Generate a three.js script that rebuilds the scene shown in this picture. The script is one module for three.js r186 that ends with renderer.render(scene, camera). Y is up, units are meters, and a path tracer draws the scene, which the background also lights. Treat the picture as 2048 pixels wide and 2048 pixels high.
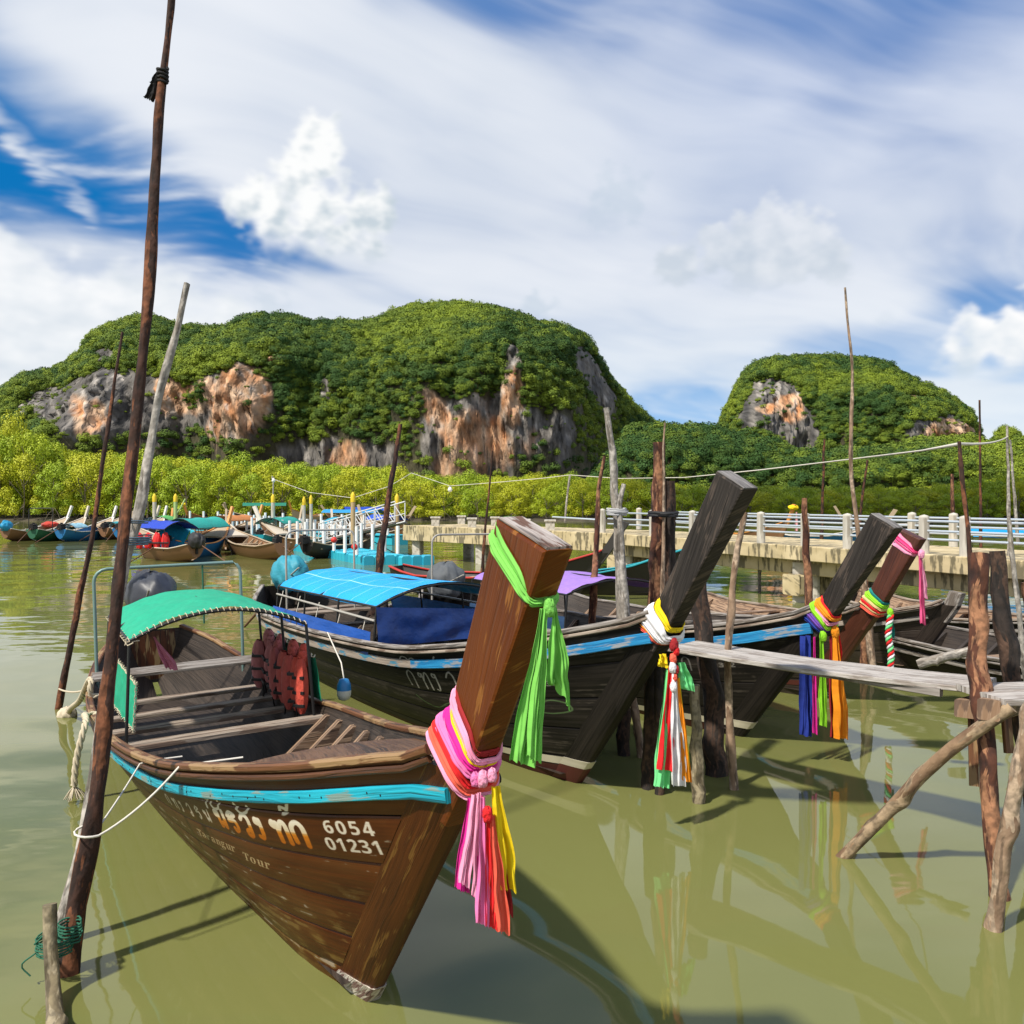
import * as THREE from 'three';
import { ImprovedNoise } from 'three/addons/math/ImprovedNoise.js';
import { mergeGeometries, toCreasedNormals } from 'three/addons/utils/BufferGeometryUtils.js';

// ---------------------------------------------------------------- camera, sky, sun, exposure
const F = 1790, HZ = 998, EYE = 3;                 // focal length and horizon of the photograph (2048 px), eye height in metres
const scene = new THREE.Scene();
const camera = new THREE.PerspectiveCamera(2 * Math.atan(1024 / F) * 180 / Math.PI, 1, 0.1, 6000);
camera.position.set(0, EYE, 0);
camera.setViewOffset(2048, 2048, 0, 1024 - HZ, 2048, 2048);
const renderer = new THREE.WebGLRenderer();
renderer.toneMapping = THREE.LinearToneMapping;
renderer.toneMappingExposure = 1.15;
renderer.shadowMap.enabled = true;

const SUN_DIR = new THREE.Vector3(-0.72 * Math.cos(0.93), Math.sin(0.93), 0.69 * Math.cos(0.93)).normalize();
const sun = new THREE.DirectionalLight(new THREE.Color(1.0, 0.94, 0.84), 4.8);
sun.name = 'sun';
sun.position.copy(SUN_DIR).multiplyScalar(60).add(new THREE.Vector3(0, 0, -14));
sun.target.position.set(0, 0, -14);
sun.castShadow = true; sun.shadow.radius = 5;
sun.shadow.mapSize.set(4096, 4096);
Object.assign(sun.shadow.camera, { left: -40, right: 40, top: 40, bottom: -40, near: 1, far: 160 });
scene.add(sun, sun.target);

const rnd = (seed) => () => { seed = (seed + 0x6d2b79f5) | 0; let t = Math.imul(seed ^ (seed >>> 15), 1 | seed); t = (t + Math.imul(t ^ (t >>> 7), 61 | t)) ^ t; return ((t ^ (t >>> 14)) >>> 0) / 4294967296; };
const perlin = new ImprovedNoise();
const fbm = (x, y, z = 0, oct = 4) => { let s = 0, a = 0.5; for (let i = 0; i < oct; i++) { s += a * perlin.noise(x, y, z + i * 7.3); x *= 2.03; y *= 2.03; z *= 2.03; a *= 0.5; } return s; };
const clamp = (x, a = 0, b = 1) => Math.min(b, Math.max(a, x));
const lerp = (a, b, t) => a + (b - a) * t;
const sstep = (a, b, x) => { const t = clamp((x - a) / (b - a)); return t * t * (3 - 2 * t); };
const mix3 = (a, b, t) => [lerp(a[0], b[0], t), lerp(a[1], b[1], t), lerp(a[2], b[2], t)];
const V = (x, y, z) => new THREE.Vector3(x, y, z);
// a point of the photograph at a distance, or where it meets a level plane
const at = (px, py, d) => V((px - 1024) / F * d, EYE - (py - HZ) / F * d, -d);
const on = (px, py, y = 0) => at(px, py, (EYE - y) * F / (py - HZ));
// smooth curve through a table [[x, y], ...]
function table(t, x) {
  const n = t.length;
  if (x <= t[0][0]) return t[0][1];
  if (x >= t[n - 1][0]) return t[n - 1][1];
  let i = 0; while (x > t[i + 1][0]) i++;
  const sl = (k) => (t[k + 1][1] - t[k][1]) / (t[k + 1][0] - t[k][0]);
  const tan = (k) => { if (k === 0) return sl(0); if (k === n - 1) return sl(n - 2); const a = sl(k - 1), b = sl(k); return a * b <= 0 ? 0 : 2 * a * b / (a + b); };
  const h = t[i + 1][0] - t[i][0], u = (x - t[i][0]) / h, u2 = u * u, u3 = u2 * u;
  return (2 * u3 - 3 * u2 + 1) * t[i][1] + (u3 - 2 * u2 + u) * h * tan(i) + (3 * u2 - 2 * u3) * t[i + 1][1] + (u3 - u2) * h * tan(i + 1);
}

// ---------------------------------------------------------------- sky: high cirrus sheets and a few cumulus
(function sky() {
  const W = 2048, H = 2048, data = new Float32Array(W * H * 4);
  const deg = Math.PI / 180;
  const lowered = (l, d) => l.map(([a, b, r]) => [a, b - d, r]);
  const puff = lowered([  // az, el, radius (degrees), of the cumulus heaps: bright bank, its lobes
    [-13.0, 21.9, 2.0], [-12.2, 23.2, 1.7], [-15.8, 19.7, 1.75], [-12.3, 19.8, 2.7], [-8.9, 19.3, 1.9], [-14.9, 18.1, 1.75], [-10.4, 17.5, 2.8], [-13.2, 17.2, 2.2]], 2.0);
  const puff2 = [[15.6, 15.9, 2.0], [17.7, 15.0, 2.3], [13.2, 15.0, 1.6], [10.6, 14.6, 1.5], [19.3, 14.3, 1.5], [15.0, 14.4, 2.0]];
  const puff3 = [[27.7, 9.4, 1.6], [26.4, 8.4, 1.5], [29.4, 9.2, 1.9], [31.5, 10.2, 2.2]];
  const dark = [[6.9, 18.6, 1.9, 1.0], [5.6, 17.5, 1.2, .7], [1.4, 12.3, 0.9, 1.2], [2.7, 12.2, .5, .7], [-15.2, 11.7, 1.2, .8], [22.6, 10.6, .7, .4]];
  for (let j = 0; j < H; j++) {
    const el = ((j + 0.5) / H - 0.5) * 180;
    for (let i = 0; i < W; i++) {
      let az = ((i + 0.5) / W) * 360 - 90; if (az > 180) az -= 360;      // 0 straight ahead (-z), right positive
      const o = (j * W + i) * 4;
      if ((Math.abs(az) > 50 || el > 46) && (i % 4 || j % 4) && el > -2.5) { const b = ((j - j % 4) * W + i - i % 4) * 4; for (let k = 0; k < 4; k++) data[o + k] = data[b + k]; continue; }
      if (el < -3) { data[o] = 0.10; data[o + 1] = 0.11; data[o + 2] = 0.05; data[o + 3] = 1; continue; }
      const ca = Math.cos(az * deg) * Math.cos(el * deg), sa = Math.sin(az * deg) * Math.cos(el * deg), se = Math.sin(el * deg);
      // bare sky
      const e = clamp(el / 60), leftness = sstep(8, -30, az) * sstep(-150, -60, az);
      let c = mix3([0.30, 0.54, 0.84], [0.035, 0.155, 0.44], sstep(0, 0.30, e));
      c = mix3(c, [0.014, 0.10, 0.33], sstep(0.4, 1, e));
      c = mix3(c, [0.002, 0.155, 0.44], 0.95 * leftness * sstep(0.12, 0.3, e));
      // the cirrus deck lies on a level sheet overhead; it runs in streaks
      const k = 1 / (se + 0.16), X = sa * k, Y = ca * k;
      const wx = fbm(X * 0.9 + 3, Y * 0.9, 1.7, 3), wy = fbm(X * 0.9, Y * 0.9 + 9, 4.1, 3);
      const p = (X * 0.85 + Y * 0.53) + wx * 0.9, q = (-X * 0.53 + Y * 0.85) + wy * 0.5;
      const streak = fbm(p * 1.5, q * 4.6, 2.2, 6), fine = fbm(p * 4, q * 17, 6.2, 5), soft = fbm(X * 1.3, Y * 1.3, 8.4, 4);
      const a2 = az + fbm(az * 0.05, el * 0.09, 3.3, 3) * 9, e2 = el + fbm(az * 0.06 + 7, el * 0.1, 5.3, 3) * 6;
      let den = 0.88 + streak * 0.40 + soft * 0.30;
      // openings in the deck
      const t1 = clamp((a2 + 31) / 20, -1, 2);
      const up1 = lerp(26.0, 17.2, t1), lo1 = lerp(14.0, 12.3, t1), mid1 = (up1 + lo1) / 2, hw1 = Math.max(0.2, (up1 - lo1) / 2 * (1 - sstep(.75, 1.3, t1)));
      const hole1 = sstep(1.25, 0.15, Math.abs(e2 - mid1) / hw1) * sstep(-75, -40, az) * sstep(1.3, .85, t1);
      const top = lerp(31.5, 25.2, sstep(-14, 6, a2)) - 1.5 * sstep(8, 30, a2);
      const hole2 = sstep(top - 2.2, top + 4.5, e2) * sstep(-16, -4, a2) * sstep(75, 30, az);
      const hole3 = sstep(6.5, 1, Math.hypot((a2 - 23.5) * 0.9, (e2 - 22.5) * 1.1)) * 0.25;
      const hole4 = sstep(9, 2, Math.hypot((az - 29), (el - 13) * 2.2)) * 0.3 + sstep(8, 3, Math.hypot((az - 24) * .7, (e2 - 9.0) * 2.8)) * .6 + sstep(5.5, 2, Math.hypot((az - 11) * .8, (el - 5.6) * 2.3)) * 0.75;
      const high = sstep(33, 60, el) * 0.35;
      const hole = clamp(hole1 * 0.98 + hole2 * 0.68 + hole3 + hole4 + high);
      den = den - hole * 0.98 + hole1 * 0.40 * sstep(0.05, 0.6, fine * .6 + streak + soft * .3) + hole * 0.40 * sstep(-0.5, 0.6, fine * .6 + streak * .5 + soft * .3);
      // one torn wisp across the left opening
      const wl = lerp(20.2, 15.0, clamp((az + 30) / 6)), wisp = sstep(1.35, 0.1, Math.abs(el - wl + fine * 2.2)) * sstep(-24.0, -25.6, az) * sstep(-60, -30, az);
      den = Math.max(den, wisp * (0.55 + fine * 0.8));
      den = clamp(den) ; den = den * den * (3 - 2 * den);
      const shade = clamp(0.55 + soft * 1.0 + streak * 0.30 + fine * 0.15);
      let white = mix3([0.58, 0.635, 0.72], [0.765, 0.79, 0.83], shade);
      white = mix3(white, [0.47, 0.55, 0.77], 0.38 * sstep(-2, 20, az) * sstep(10, 26, el));
      white = mix3(white, [0.71, 0.78, 0.83], 0.6 * sstep(14, 4, el));
      c = mix3(c, white, den * 0.93);
      // heaped clouds
      const heap = (list, sharp, nz) => { let m = -9; for (const [ba, be, r] of list) m = Math.max(m, 1 - Math.hypot((az - ba) * Math.cos(be * deg), el - be) / r); return (m + fbm(az * 0.75, el * 0.75, nz, 5) * 1.15 + 0.06 + 0.2 * Math.min(m, 0)) * sharp; };
      const near = (a, b) => az > a && az < b && el > 4 && el < 30;
      if (near(-22, -2)) {
        const m = heap(puff, 2.2, 1.5), base = sstep(14.2, 18.6, el + 2.0 + fbm(az * .5, el * .5, 2.2, 3) * 3);
        const lit = clamp(0.55 + (el - 16) * 0.11 - (az + 12) * 0.05 + (fbm(az * 0.75 + 0.35, el * 0.75 - 0.35, 1.5, 5) - fbm(az * 0.75, el * 0.75, 1.5, 5)) * 1.7 + fbm(az * 0.5, el * 0.5, 7.5, 3) * .5);
        c = mix3(c, mix3([0.50, 0.575, 0.63], [0.875, 0.88, 0.87], lit), clamp(m) * 0.92 * (0.25 + .75 * base) * base);
      }
      if (near(4, 26)) {
        const m = heap(puff2, 3, 4.5), lit = clamp(0.35 + (el - 15) * 0.16 + (az - 14) * .03 + fbm(az * 0.9, el * 0.9, 3.5, 4));
        c = mix3(c, mix3([0.46, 0.53, 0.60], [0.80, 0.81, 0.82], lit), clamp(m) * 0.55 * sstep(11.6, 14.0, el));
      }
      if (near(20, 40)) {
        const m = heap(puff3, 2, 6.5), lit = clamp(0.55 + (el - 8.6) * 0.22 + fbm(az * 0.9, el * 0.9, 8.5, 4));
        c = mix3(c, mix3([0.56, 0.64, 0.72], [0.87, 0.87, 0.87], lit), clamp(m) * sstep(5.6, 8.2, el));
      }
      if (az < 2 && az > -120 && el < 17) {                     // the white bank low on the left
        const edge = table([[-120, 12], [-60, 15], [-31, 15.2], [-27, 13.4], [-22, 12.6], [-17, 11.4], [-10, 9]], az), m = sstep(-1.3, 1.0, edge - el + fbm(az * 0.35, el * 0.5, 3.2, 5) * 4);
        const lit = clamp(0.72 + fbm(az * 0.3, el * 0.45, 12.2, 4) * 1.3 - sstep(10, 3, el) * 0.15);
        c = mix3(c, mix3([0.57, 0.635, 0.70], [0.85, 0.86, 0.87], lit), m * 0.9 * sstep(-8, -14, az));
      }
      for (const [ba, be, r, s] of dark) if (Math.abs(az - ba) < 6 && Math.abs(el - be) < 6) {
        const m = clamp((1 - Math.hypot((az - ba) * .9, el - be) / r + fbm(az * 1.1, el * 1.1, ba, 5) * 1.3) * 1.8);
        c = mix3(c, [0.42, 0.52, 0.62], m * 0.32 * s);
      }
      data[o] = c[0]; data[o + 1] = c[1]; data[o + 2] = c[2]; data[o + 3] = 1;
    }
  }
  const t = new THREE.DataTexture(data, W, H, THREE.RGBAFormat, THREE.FloatType);
  t.mapping = THREE.EquirectangularReflectionMapping; t.magFilter = t.minFilter = THREE.LinearFilter; t.needsUpdate = true;
  scene.background = t; scene.environment = t;
})();

// ---------------------------------------------------------------- names, labels, geometry helpers
const used = new Map();
function numbered(name) { const n = used.get(name) ?? 0; used.set(name, n + 1); return n ? name + '_' + String(n).padStart(3, '0') : name; }
function tag(o, label, category, group, kind) { if (label) o.userData.label = label; if (category) o.userData.category = category; if (group) o.userData.group = group; if (kind) o.userData.kind = kind; return o; }
function thing(name, label, category, pos = [0, 0, 0], turn = 0, group) { const g = new THREE.Group(); g.name = numbered(name); g.position.set(...pos); g.rotation.y = turn; scene.add(g); return tag(g, label, category, group); }
function part(name, geo, mat, parent = scene) { const m = new THREE.Mesh(geo, mat); m.name = parent === scene ? numbered(name) : name; m.castShadow = m.receiveShadow = true; parent.add(m); return m; }
function solo(name, label, category, geo, mat, group, pos) { const m = part(name, geo, mat); if (pos) m.position.copy(pos); return tag(m, label, category, group); }
function clone(o, label, group) { const c = o.clone(); c.name = numbered(o.name.replace(/_\d+$/, '')); scene.add(c); if (label) c.userData.label = label; if (group) c.userData.group = group; return c; }
const merge = (list) => { const a = list.map((g) => { const h = g.index ? g.toNonIndexed() : g; for (const k of Object.keys(h.attributes)) if (!['position', 'normal', 'uv', 'color'].includes(k)) h.deleteAttribute(k); return h; }); return mergeGeometries(a); };
// a skin over rings of points (uv in metres: u along, v round)
function loft(rings, { closed = true, caps = true, crease, color } = {}) {
  const n = rings[0].length, pos = [], uv = [], idx = []; let u = 0;
  const cols = closed ? n + 1 : n;
  for (let i = 0; i < rings.length; i++) {
    if (i) { let s = 0; for (let k = 0; k < n; k += Math.max(1, n >> 2)) s += rings[i][k].distanceTo(rings[i - 1][k]); u += s / Math.ceil(n / Math.max(1, n >> 2)); }
    let v = 0;
    for (let k = 0; k < cols; k++) { const p = rings[i][k % n]; if (k) v += p.distanceTo(rings[i][(k - 1) % n]); pos.push(p.x, p.y, p.z); uv.push(u, v); }
  }
  for (let i = 0; i < rings.length - 1; i++) for (let k = 0; k < cols - 1; k++) { const a = i * cols + k, b = a + 1, c = a + cols, d = c + 1; idx.push(a, c, b, b, c, d); }
  if (caps && closed) for (const [i, flip] of [[0, 1], [rings.length - 1, 0]]) {
    const m = rings[i].reduce((s, p) => s.add(p), V(0, 0, 0)).multiplyScalar(1 / n), o = pos.length / 3; pos.push(m.x, m.y, m.z); uv.push(0.5, 0.5);
    for (let k = 0; k < n; k++) { const p = rings[i][k]; pos.push(p.x, p.y, p.z); uv.push(0.5 + (p.x - m.x) + (p.y - m.y), 0.5 + (p.z - m.z)); }
    for (let k = 0; k < n; k++) { const a = o + 1 + k, b = o + 1 + (k + 1) % n; flip ? idx.push(o, a, b) : idx.push(o, b, a); }
  }
  let g = new THREE.BufferGeometry();
  g.setAttribute('position', new THREE.Float32BufferAttribute(pos, 3)); g.setAttribute('uv', new THREE.Float32BufferAttribute(uv, 2)); g.setIndex(idx);
  if (crease) return toCreasedNormals(g, crease);
  g.computeVertexNormals();
  if (closed) {  // weld the seam's normals
    const N = g.attributes.normal;
    for (let i = 0; i < rings.length; i++) { const a = i * cols, b = a + cols - 1, v = V(N.getX(a) + N.getX(b), N.getY(a) + N.getY(b), N.getZ(a) + N.getZ(b)).normalize(); N.setXYZ(a, v.x, v.y, v.z); N.setXYZ(b, v.x, v.y, v.z); }
  }
  return g.toNonIndexed();
}
const curve = (pts, n) => new THREE.CatmullRomCurve3(pts, false, 'centripetal').getSpacedPoints(n);
function frames(path, up = V(0, 1, 0)) {
  return path.map((p, i) => {
    const t = path[Math.min(i + 1, path.length - 1)].clone().sub(path[Math.max(i - 1, 0)]).normalize();
    let s = t.clone().cross(up); if (s.lengthSq() < 1e-6) s = t.clone().cross(V(1, 0, 0.01)); s.normalize();
    return { p, t, s, u: s.clone().cross(t).normalize() };
  });
}
// a squared timber along a path: w across, h along up, edges eased
function timber(path, w, h, up, ease = 0.12) {
  const e = Math.min(w, h) * ease, c = [[-w / 2 + e, -h / 2], [w / 2 - e, -h / 2], [w / 2, -h / 2 + e], [w / 2, h / 2 - e], [w / 2 - e, h / 2], [-w / 2 + e, h / 2], [-w / 2, h / 2 - e], [-w / 2, -h / 2 + e]];
  return loft(frames(path, up).map(({ p, s, u }) => c.map(([a, b]) => p.clone().addScaledVector(s, a).addScaledVector(u, b))), { crease: 0.5 });
}
// a round, knotty pole along a path; r: radius or function of 0..1
function limb(path, r, { seg = 9, bump = 0.12, freq = 5, seed = 1, knots = 0 } = {}) {
  const R = rnd(seed), ks = Array.from({ length: knots }, () => [R(), R() * 6.283, 0.25 + R() * 0.35]); let L = 0;
  const fr = frames(path, V(0.13, 0.2, 0.97));
  return loft(fr.map(({ p, s, u }, i) => {
    const t = i / (fr.length - 1), rr = typeof r === 'function' ? r(t) : r; if (i) L += p.distanceTo(fr[i - 1].p);
    return Array.from({ length: seg }, (_, k) => {
      const a = k / seg * Math.PI * 2; let q = rr * (1 + bump * 2 * perlin.noise(Math.cos(a) * 1.2 + seed * 3.1, Math.sin(a) * 1.2, L * freq));
      for (const [kt, ka, kh] of ks) q += rr * kh * Math.exp(-(((t - kt) * (path.length > 1 ? 26 : 1)) ** 2)) * Math.max(0, Math.cos(a - ka)) ** 3;
      return p.clone().addScaledVector(s, Math.cos(a) * q).addScaledVector(u, Math.sin(a) * q);
    });
  }));
}
const tube = (path, r, seg = 6) => loft(frames(path, V(0.13, 0.2, 0.97)).map(({ p, s, u }) => Array.from({ length: seg }, (_, k) => { const a = k / seg * 6.28319; return p.clone().addScaledVector(s, Math.cos(a) * r).addScaledVector(u, Math.sin(a) * r); })));
function rope(path, r) {                     // laid rope of three strands
  let L = 0; const fr = frames(path, V(0.13, 0.2, 0.97)), st = [[], [], []];
  fr.forEach(({ p, s, u }, i) => { if (i) L += p.distanceTo(fr[i - 1].p); for (let k = 0; k < 3; k++) { const a = L / r * 0.75 + k * 2.0944; st[k].push(p.clone().addScaledVector(s, Math.cos(a) * r * 0.55).addScaledVector(u, Math.sin(a) * r * 0.55)); } });
  return merge(st.map((q) => tube(q, r * 0.56, 6)));
}
function box(x0, x1, y0, y1, z0, z1, e = 0.008) { return timber([V(x0, (y0 + y1) / 2, (z0 + z1) / 2), V(x1, (y0 + y1) / 2, (z0 + z1) / 2)], z1 - z0, y1 - y0, V(0, 1, 0), e / Math.min(z1 - z0, y1 - y0)); }
const sag = (a, b, drop, n = 14) => Array.from({ length: n + 1 }, (_, i) => { const t = i / n; return a.clone().lerp(b, t).add(V(0, -drop * 4 * t * (1 - t), 0)); });
function lump(x, y, z, rx, ry, rz, seed) { const g = new THREE.SphereGeometry(1, 30, 20), p = g.attributes.position, v = V(0, 0, 0); for (let i = 0; i < p.count; i++) { v.fromBufferAttribute(p, i); const r = 1 + 0.35 * fbm(v.x * 1.7 + seed, v.y * 1.1, v.z * 1.7, 3) + 0.05 * Math.sin(Math.atan2(v.z, v.x) * 9 + v.y * 4); p.setXYZ(i, x + v.x * rx * r, y + Math.max(v.y, -0.8) * ry * r, z + v.z * rz * r); } g.computeVertexNormals(); return g; }
// ---------------------------------------------------------------- textures: grain, bark, concrete, cloth, rock (each covers a stated number of metres)
const toS = (v) => Math.round(255 * clamp(v <= 0.0031308 ? 12.92 * v : 1.055 * Math.pow(v, 1 / 2.4) - 0.055));
const lattice = new Float32Array(65536); { const R = rnd(77); for (let i = 0; i < 65536; i++) lattice[i] = R() * 2 - 1; }
const vn = (x, y, px, py, s) => {          // value noise that repeats after px, py cells
  const xi = Math.floor(x), yi = Math.floor(y), fx = x - xi, fy = y - yi, u = fx * fx * (3 - 2 * fx), v = fy * fy * (3 - 2 * fy);
  const g = (a, b) => lattice[(((a % px) + px) % px * 157 + ((b % py) + py) % py * 613 + s * 1931) & 65535];
  return lerp(lerp(g(xi, yi), g(xi + 1, yi), u), lerp(g(xi, yi + 1), g(xi + 1, yi + 1), u), v);
};
const tf = (x, y, cx, cy, s, oct = 4) => { let r = 0, a = 0.5; for (let i = 0; i < oct; i++) { r += a * vn(x * cx, y * cy, cx, cy, s + i); cx *= 2; cy *= 2; a *= 0.5; } return r; };   // x, y in 0..1
function tex(w, h, fn, metres = [1, 1], color = true) {
  const d = new Uint8Array(w * h * 4);
  for (let j = 0; j < h; j++) for (let i = 0; i < w; i++) { const c = fn((i + 0.5) / w, (j + 0.5) / h), o = (j * w + i) * 4; for (let k = 0; k < 3; k++) d[o + k] = color ? toS(c[k]) : Math.round(255 * clamp(c[k])); d[o + 3] = 255; }
  const t = new THREE.DataTexture(d, w, h); t.wrapS = t.wrapT = THREE.RepeatWrapping; t.magFilter = t.minFilter = THREE.LinearFilter;
  if (color) t.colorSpace = THREE.SRGBColorSpace; t.repeat.set(1 / metres[0], 1 / metres[1]); t.needsUpdate = true; return t;
}
const mat = (o) => new THREE.MeshStandardMaterial({ roughness: 0.8, side: THREE.DoubleSide, ...o });
const plain = (c, rough = 0.7, more = {}) => mat({ color: new THREE.Color().setRGB(...c), roughness: rough, ...more });
// wood: streaks along u, cracks, worn patches of a second colour
function wood(seed, a, b, worn, wornAmount = 0, rough = 0.75, metres = [1.6, 0.8], bump = 0.004, ct = 1) {
  const h = (x, y) => { const w = tf(x, y, 3, 4, seed + 9, 3) * 0.03; const g = tf(x, y + w, 3, 56, seed, 3), f = tf(x, y + w, 10, 160, seed + 5, 2), crack = sstep(0.30, 0.46, tf(x, y + w, 2, 34, seed + 21, 3)); return [g, f, crack]; };
  const map = tex(512, 512, (x, y) => {
    const [g, f, crack] = h(x, y), big = tf(x, y, 3, 5, seed + 31, 4); let c = mix3(a, b, clamp(0.5 + (g * 1.1 + f * 0.7) * ct + big * 0.6));
    if (wornAmount) c = mix3(c, worn, sstep(0.62 - wornAmount, 0.78 - wornAmount, 0.5 + tf(x, y, 6, 16, seed + 41, 5) * 0.9 + f * 0.25) * 0.9);
    return c.map((v) => v * (1 - 0.6 * crack * ct));
  }, metres);
  const bm = tex(512, 512, (x, y) => { const [g, f, crack] = h(x, y); const v = 0.6 + g * 0.3 + f * 0.35 - crack * 0.5; return [v, v, v]; }, metres, false);
  return mat({ map, bumpMap: bm, bumpScale: bump, roughness: rough });
}
function bark(seed, a, b, patch, patchAmount, rough = 0.9) {
  const hh = (x, y) => tf(x, y, 9, 5, seed, 4) + 0.5 * tf(x, y, 26, 9, seed + 3, 3);
  const map = tex(512, 256, (x, y) => { const n = hh(x, y); let c = mix3(a, b, clamp(0.5 + n * 0.9)); const p = sstep(0.60 - patchAmount, 0.67 - patchAmount, 0.5 + tf(x, y, 4, 5, seed + 11, 5) * 0.8 + tf(x, y, 14, 20, seed + 17, 4) * 0.5); c = mix3(c, mix3(patch, patch.map((v) => v * 0.5), clamp(0.5 + tf(x, y, 40, 12, seed + 8, 3) * 1.3)), p); const dk = sstep(0.08, 0.36, tf(x, y, 7, 11, seed + 23, 5)); return c.map((v) => v * (1 - 0.5 * dk)); }, [1.5, 0.45]);
  const bm = tex(512, 256, (x, y) => { const v = 0.5 + 0.45 * hh(x, y); return [v, v, v]; }, [1.5, 0.45], false);
  return mat({ map, bumpMap: bm, bumpScale: 0.02, roughness: rough });
}
const soft = (o) => new THREE.MeshPhysicalMaterial({ roughness: 0.8, side: THREE.DoubleSide, specularIntensity: 0.45, ...o });
const glossy = (m) => soft({ map: m.map, bumpMap: m.bumpMap, bumpScale: m.bumpScale, roughness: m.roughness });
const M = {};
M.greyWood = wood(1, [0.21, 0.165, 0.125], [0.36, 0.295, 0.235], [0.15, 0.10, 0.07], 0.12, 0.85);
M.silverWood = wood(2, [0.19, 0.165, 0.145], [0.34, 0.31, 0.28], [0.12, 0.095, 0.075], 0.15, 0.85);
M.tanWood = wood(3, [0.22, 0.13, 0.075], [0.38, 0.26, 0.17], [0.10, 0.06, 0.04], 0.16, 0.8);
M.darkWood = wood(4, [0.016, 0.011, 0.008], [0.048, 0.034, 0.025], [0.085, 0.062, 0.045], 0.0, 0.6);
M.tarWood = glossy(wood(5, [0.009, 0.007, 0.006], [0.024, 0.019, 0.0155], [0.055, 0.043, 0.035], 0.0, 0.62, [1.6, 0.8], 0.003, 0.7));
M.varnish = glossy(wood(6, [0.092, 0.020, 0.003], [0.150, 0.038, 0.0055], [0.26, 0.10, 0.02], -0.13, 0.40, [1.6, 0.8], 0.002, 0.3));
M.railWood = wood(7, [0.075, 0.028, 0.010], [0.15, 0.060, 0.022], [0.30, 0.185, 0.085], 0.02, 0.55); M.railWood2 = wood(17, [0.055, 0.020, 0.008], [0.12, 0.045, 0.017], [0.36, 0.24, 0.13], 0.0, 0.55);
M.deckWood = wood(8, [0.075, 0.032, 0.013], [0.15, 0.075, 0.035], [0.30, 0.20, 0.12], 0.0, 0.5);
M.teal = wood(9, [0.004, 0.30, 0.42], [0.012, 0.42, 0.55], [0.20, 0.26, 0.22], -0.1, 0.5);
M.blueRail = wood(10, [0.008, 0.15, 0.36], [0.02, 0.26, 0.52], [0.30, 0.30, 0.30], -0.06, 0.55);
M.fadedRail = wood(11, [0.26, 0.21, 0.17], [0.38, 0.32, 0.26], [0.02, 0.20, 0.32], 0.05, 0.7);
M.redbrown = wood(12, [0.050, 0.014, 0.008], [0.105, 0.032, 0.017], [0.18, 0.08, 0.045], 0.0, 0.45, [1.6, 0.8], 0.003, 0.6);
M.barkDark = bark(20, [0.014, 0.008, 0.006], [0.060, 0.023, 0.013], [0.21, 0.075, 0.032], 0.05);
M.barkRed = bark(21, [0.030, 0.011, 0.007], [0.115, 0.038, 0.018], [0.34, 0.16, 0.08], 0.02);
M.barkGrey = bark(22, [0.16, 0.135, 0.11], [0.36, 0.32, 0.27], [0.46, 0.42, 0.37], 0.12);
M.barkPale = bark(23, [0.17, 0.105, 0.065], [0.34, 0.23, 0.15], [0.50, 0.37, 0.26], 0.15);
M.barkBlack = bark(24, [0.010, 0.008, 0.007], [0.038, 0.026, 0.020], [0.10, 0.055, 0.035], -0.02);
M.pileOlive = bark(25, [0.13, 0.10, 0.055], [0.26, 0.21, 0.12], [0.33, 0.27, 0.17], 0.1);
M.weed = plain([0.012, 0.012, 0.007], 0.7);
M.rope = plain([0.55, 0.47, 0.34], 0.95); M.cord = plain([0.66, 0.62, 0.54], 0.9); M.greenCord = plain([0.02, 0.12, 0.07], 0.9);
M.steel = plain([0.17, 0.27, 0.25], 0.45, { metalness: 0.2 }); M.blackPipe = plain([0.012, 0.012, 0.012], 0.5); M.greyPipe = plain([0.36, 0.34, 0.30], 0.55);
M.iron = plain([0.02, 0.018, 0.017], 0.6, { metalness: 0.4 }); M.rust = plain([0.13, 0.06, 0.03], 0.8);
const weave = tex(256, 256, (x, y) => { const v = 0.86 + 0.14 * tf(x, y, 8, 8, 3, 4) + 0.05 * Math.sin(x * 6.283 * 64) * Math.sin(y * 6.283 * 64); return [v, v, v]; }, [0.4, 0.4]);
const weaveB = tex(256, 256, (x, y) => { const v = 0.5 + 0.5 * tf(x, y, 5, 5, 13, 4); return [v, v, v]; }, [0.7, 0.7], false);
const cloths = new Map();
function cloth(c, rough = 0.85) { const k = c.join() + rough; if (!cloths.has(k)) cloths.set(k, mat({ color: new THREE.Color().setRGB(...c), map: weave, bumpMap: weaveB, bumpScale: 0.012, roughness: rough })); return cloths.get(k); }
const COL = { pink: [0.86, 0.20, 0.48], rose: [0.93, 0.36, 0.55], magenta: [0.72, 0.012, 0.30], red: [0.80, 0.012, 0.016], coral: [0.90, 0.13, 0.075], crimson: [0.36, 0.012, 0.016], yellow: [0.93, 0.68, 0.002], lime: [0.30, 0.72, 0.02], green: [0.20, 0.58, 0.09], mint: [0.20, 0.80, 0.30], white: [0.86, 0.84, 0.86], orange: [0.93, 0.30, 0.004], blue: [0.012, 0.035, 0.30], violet: [0.16, 0.06, 0.40], teal: [0.0, 0.22, 0.20] };
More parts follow.
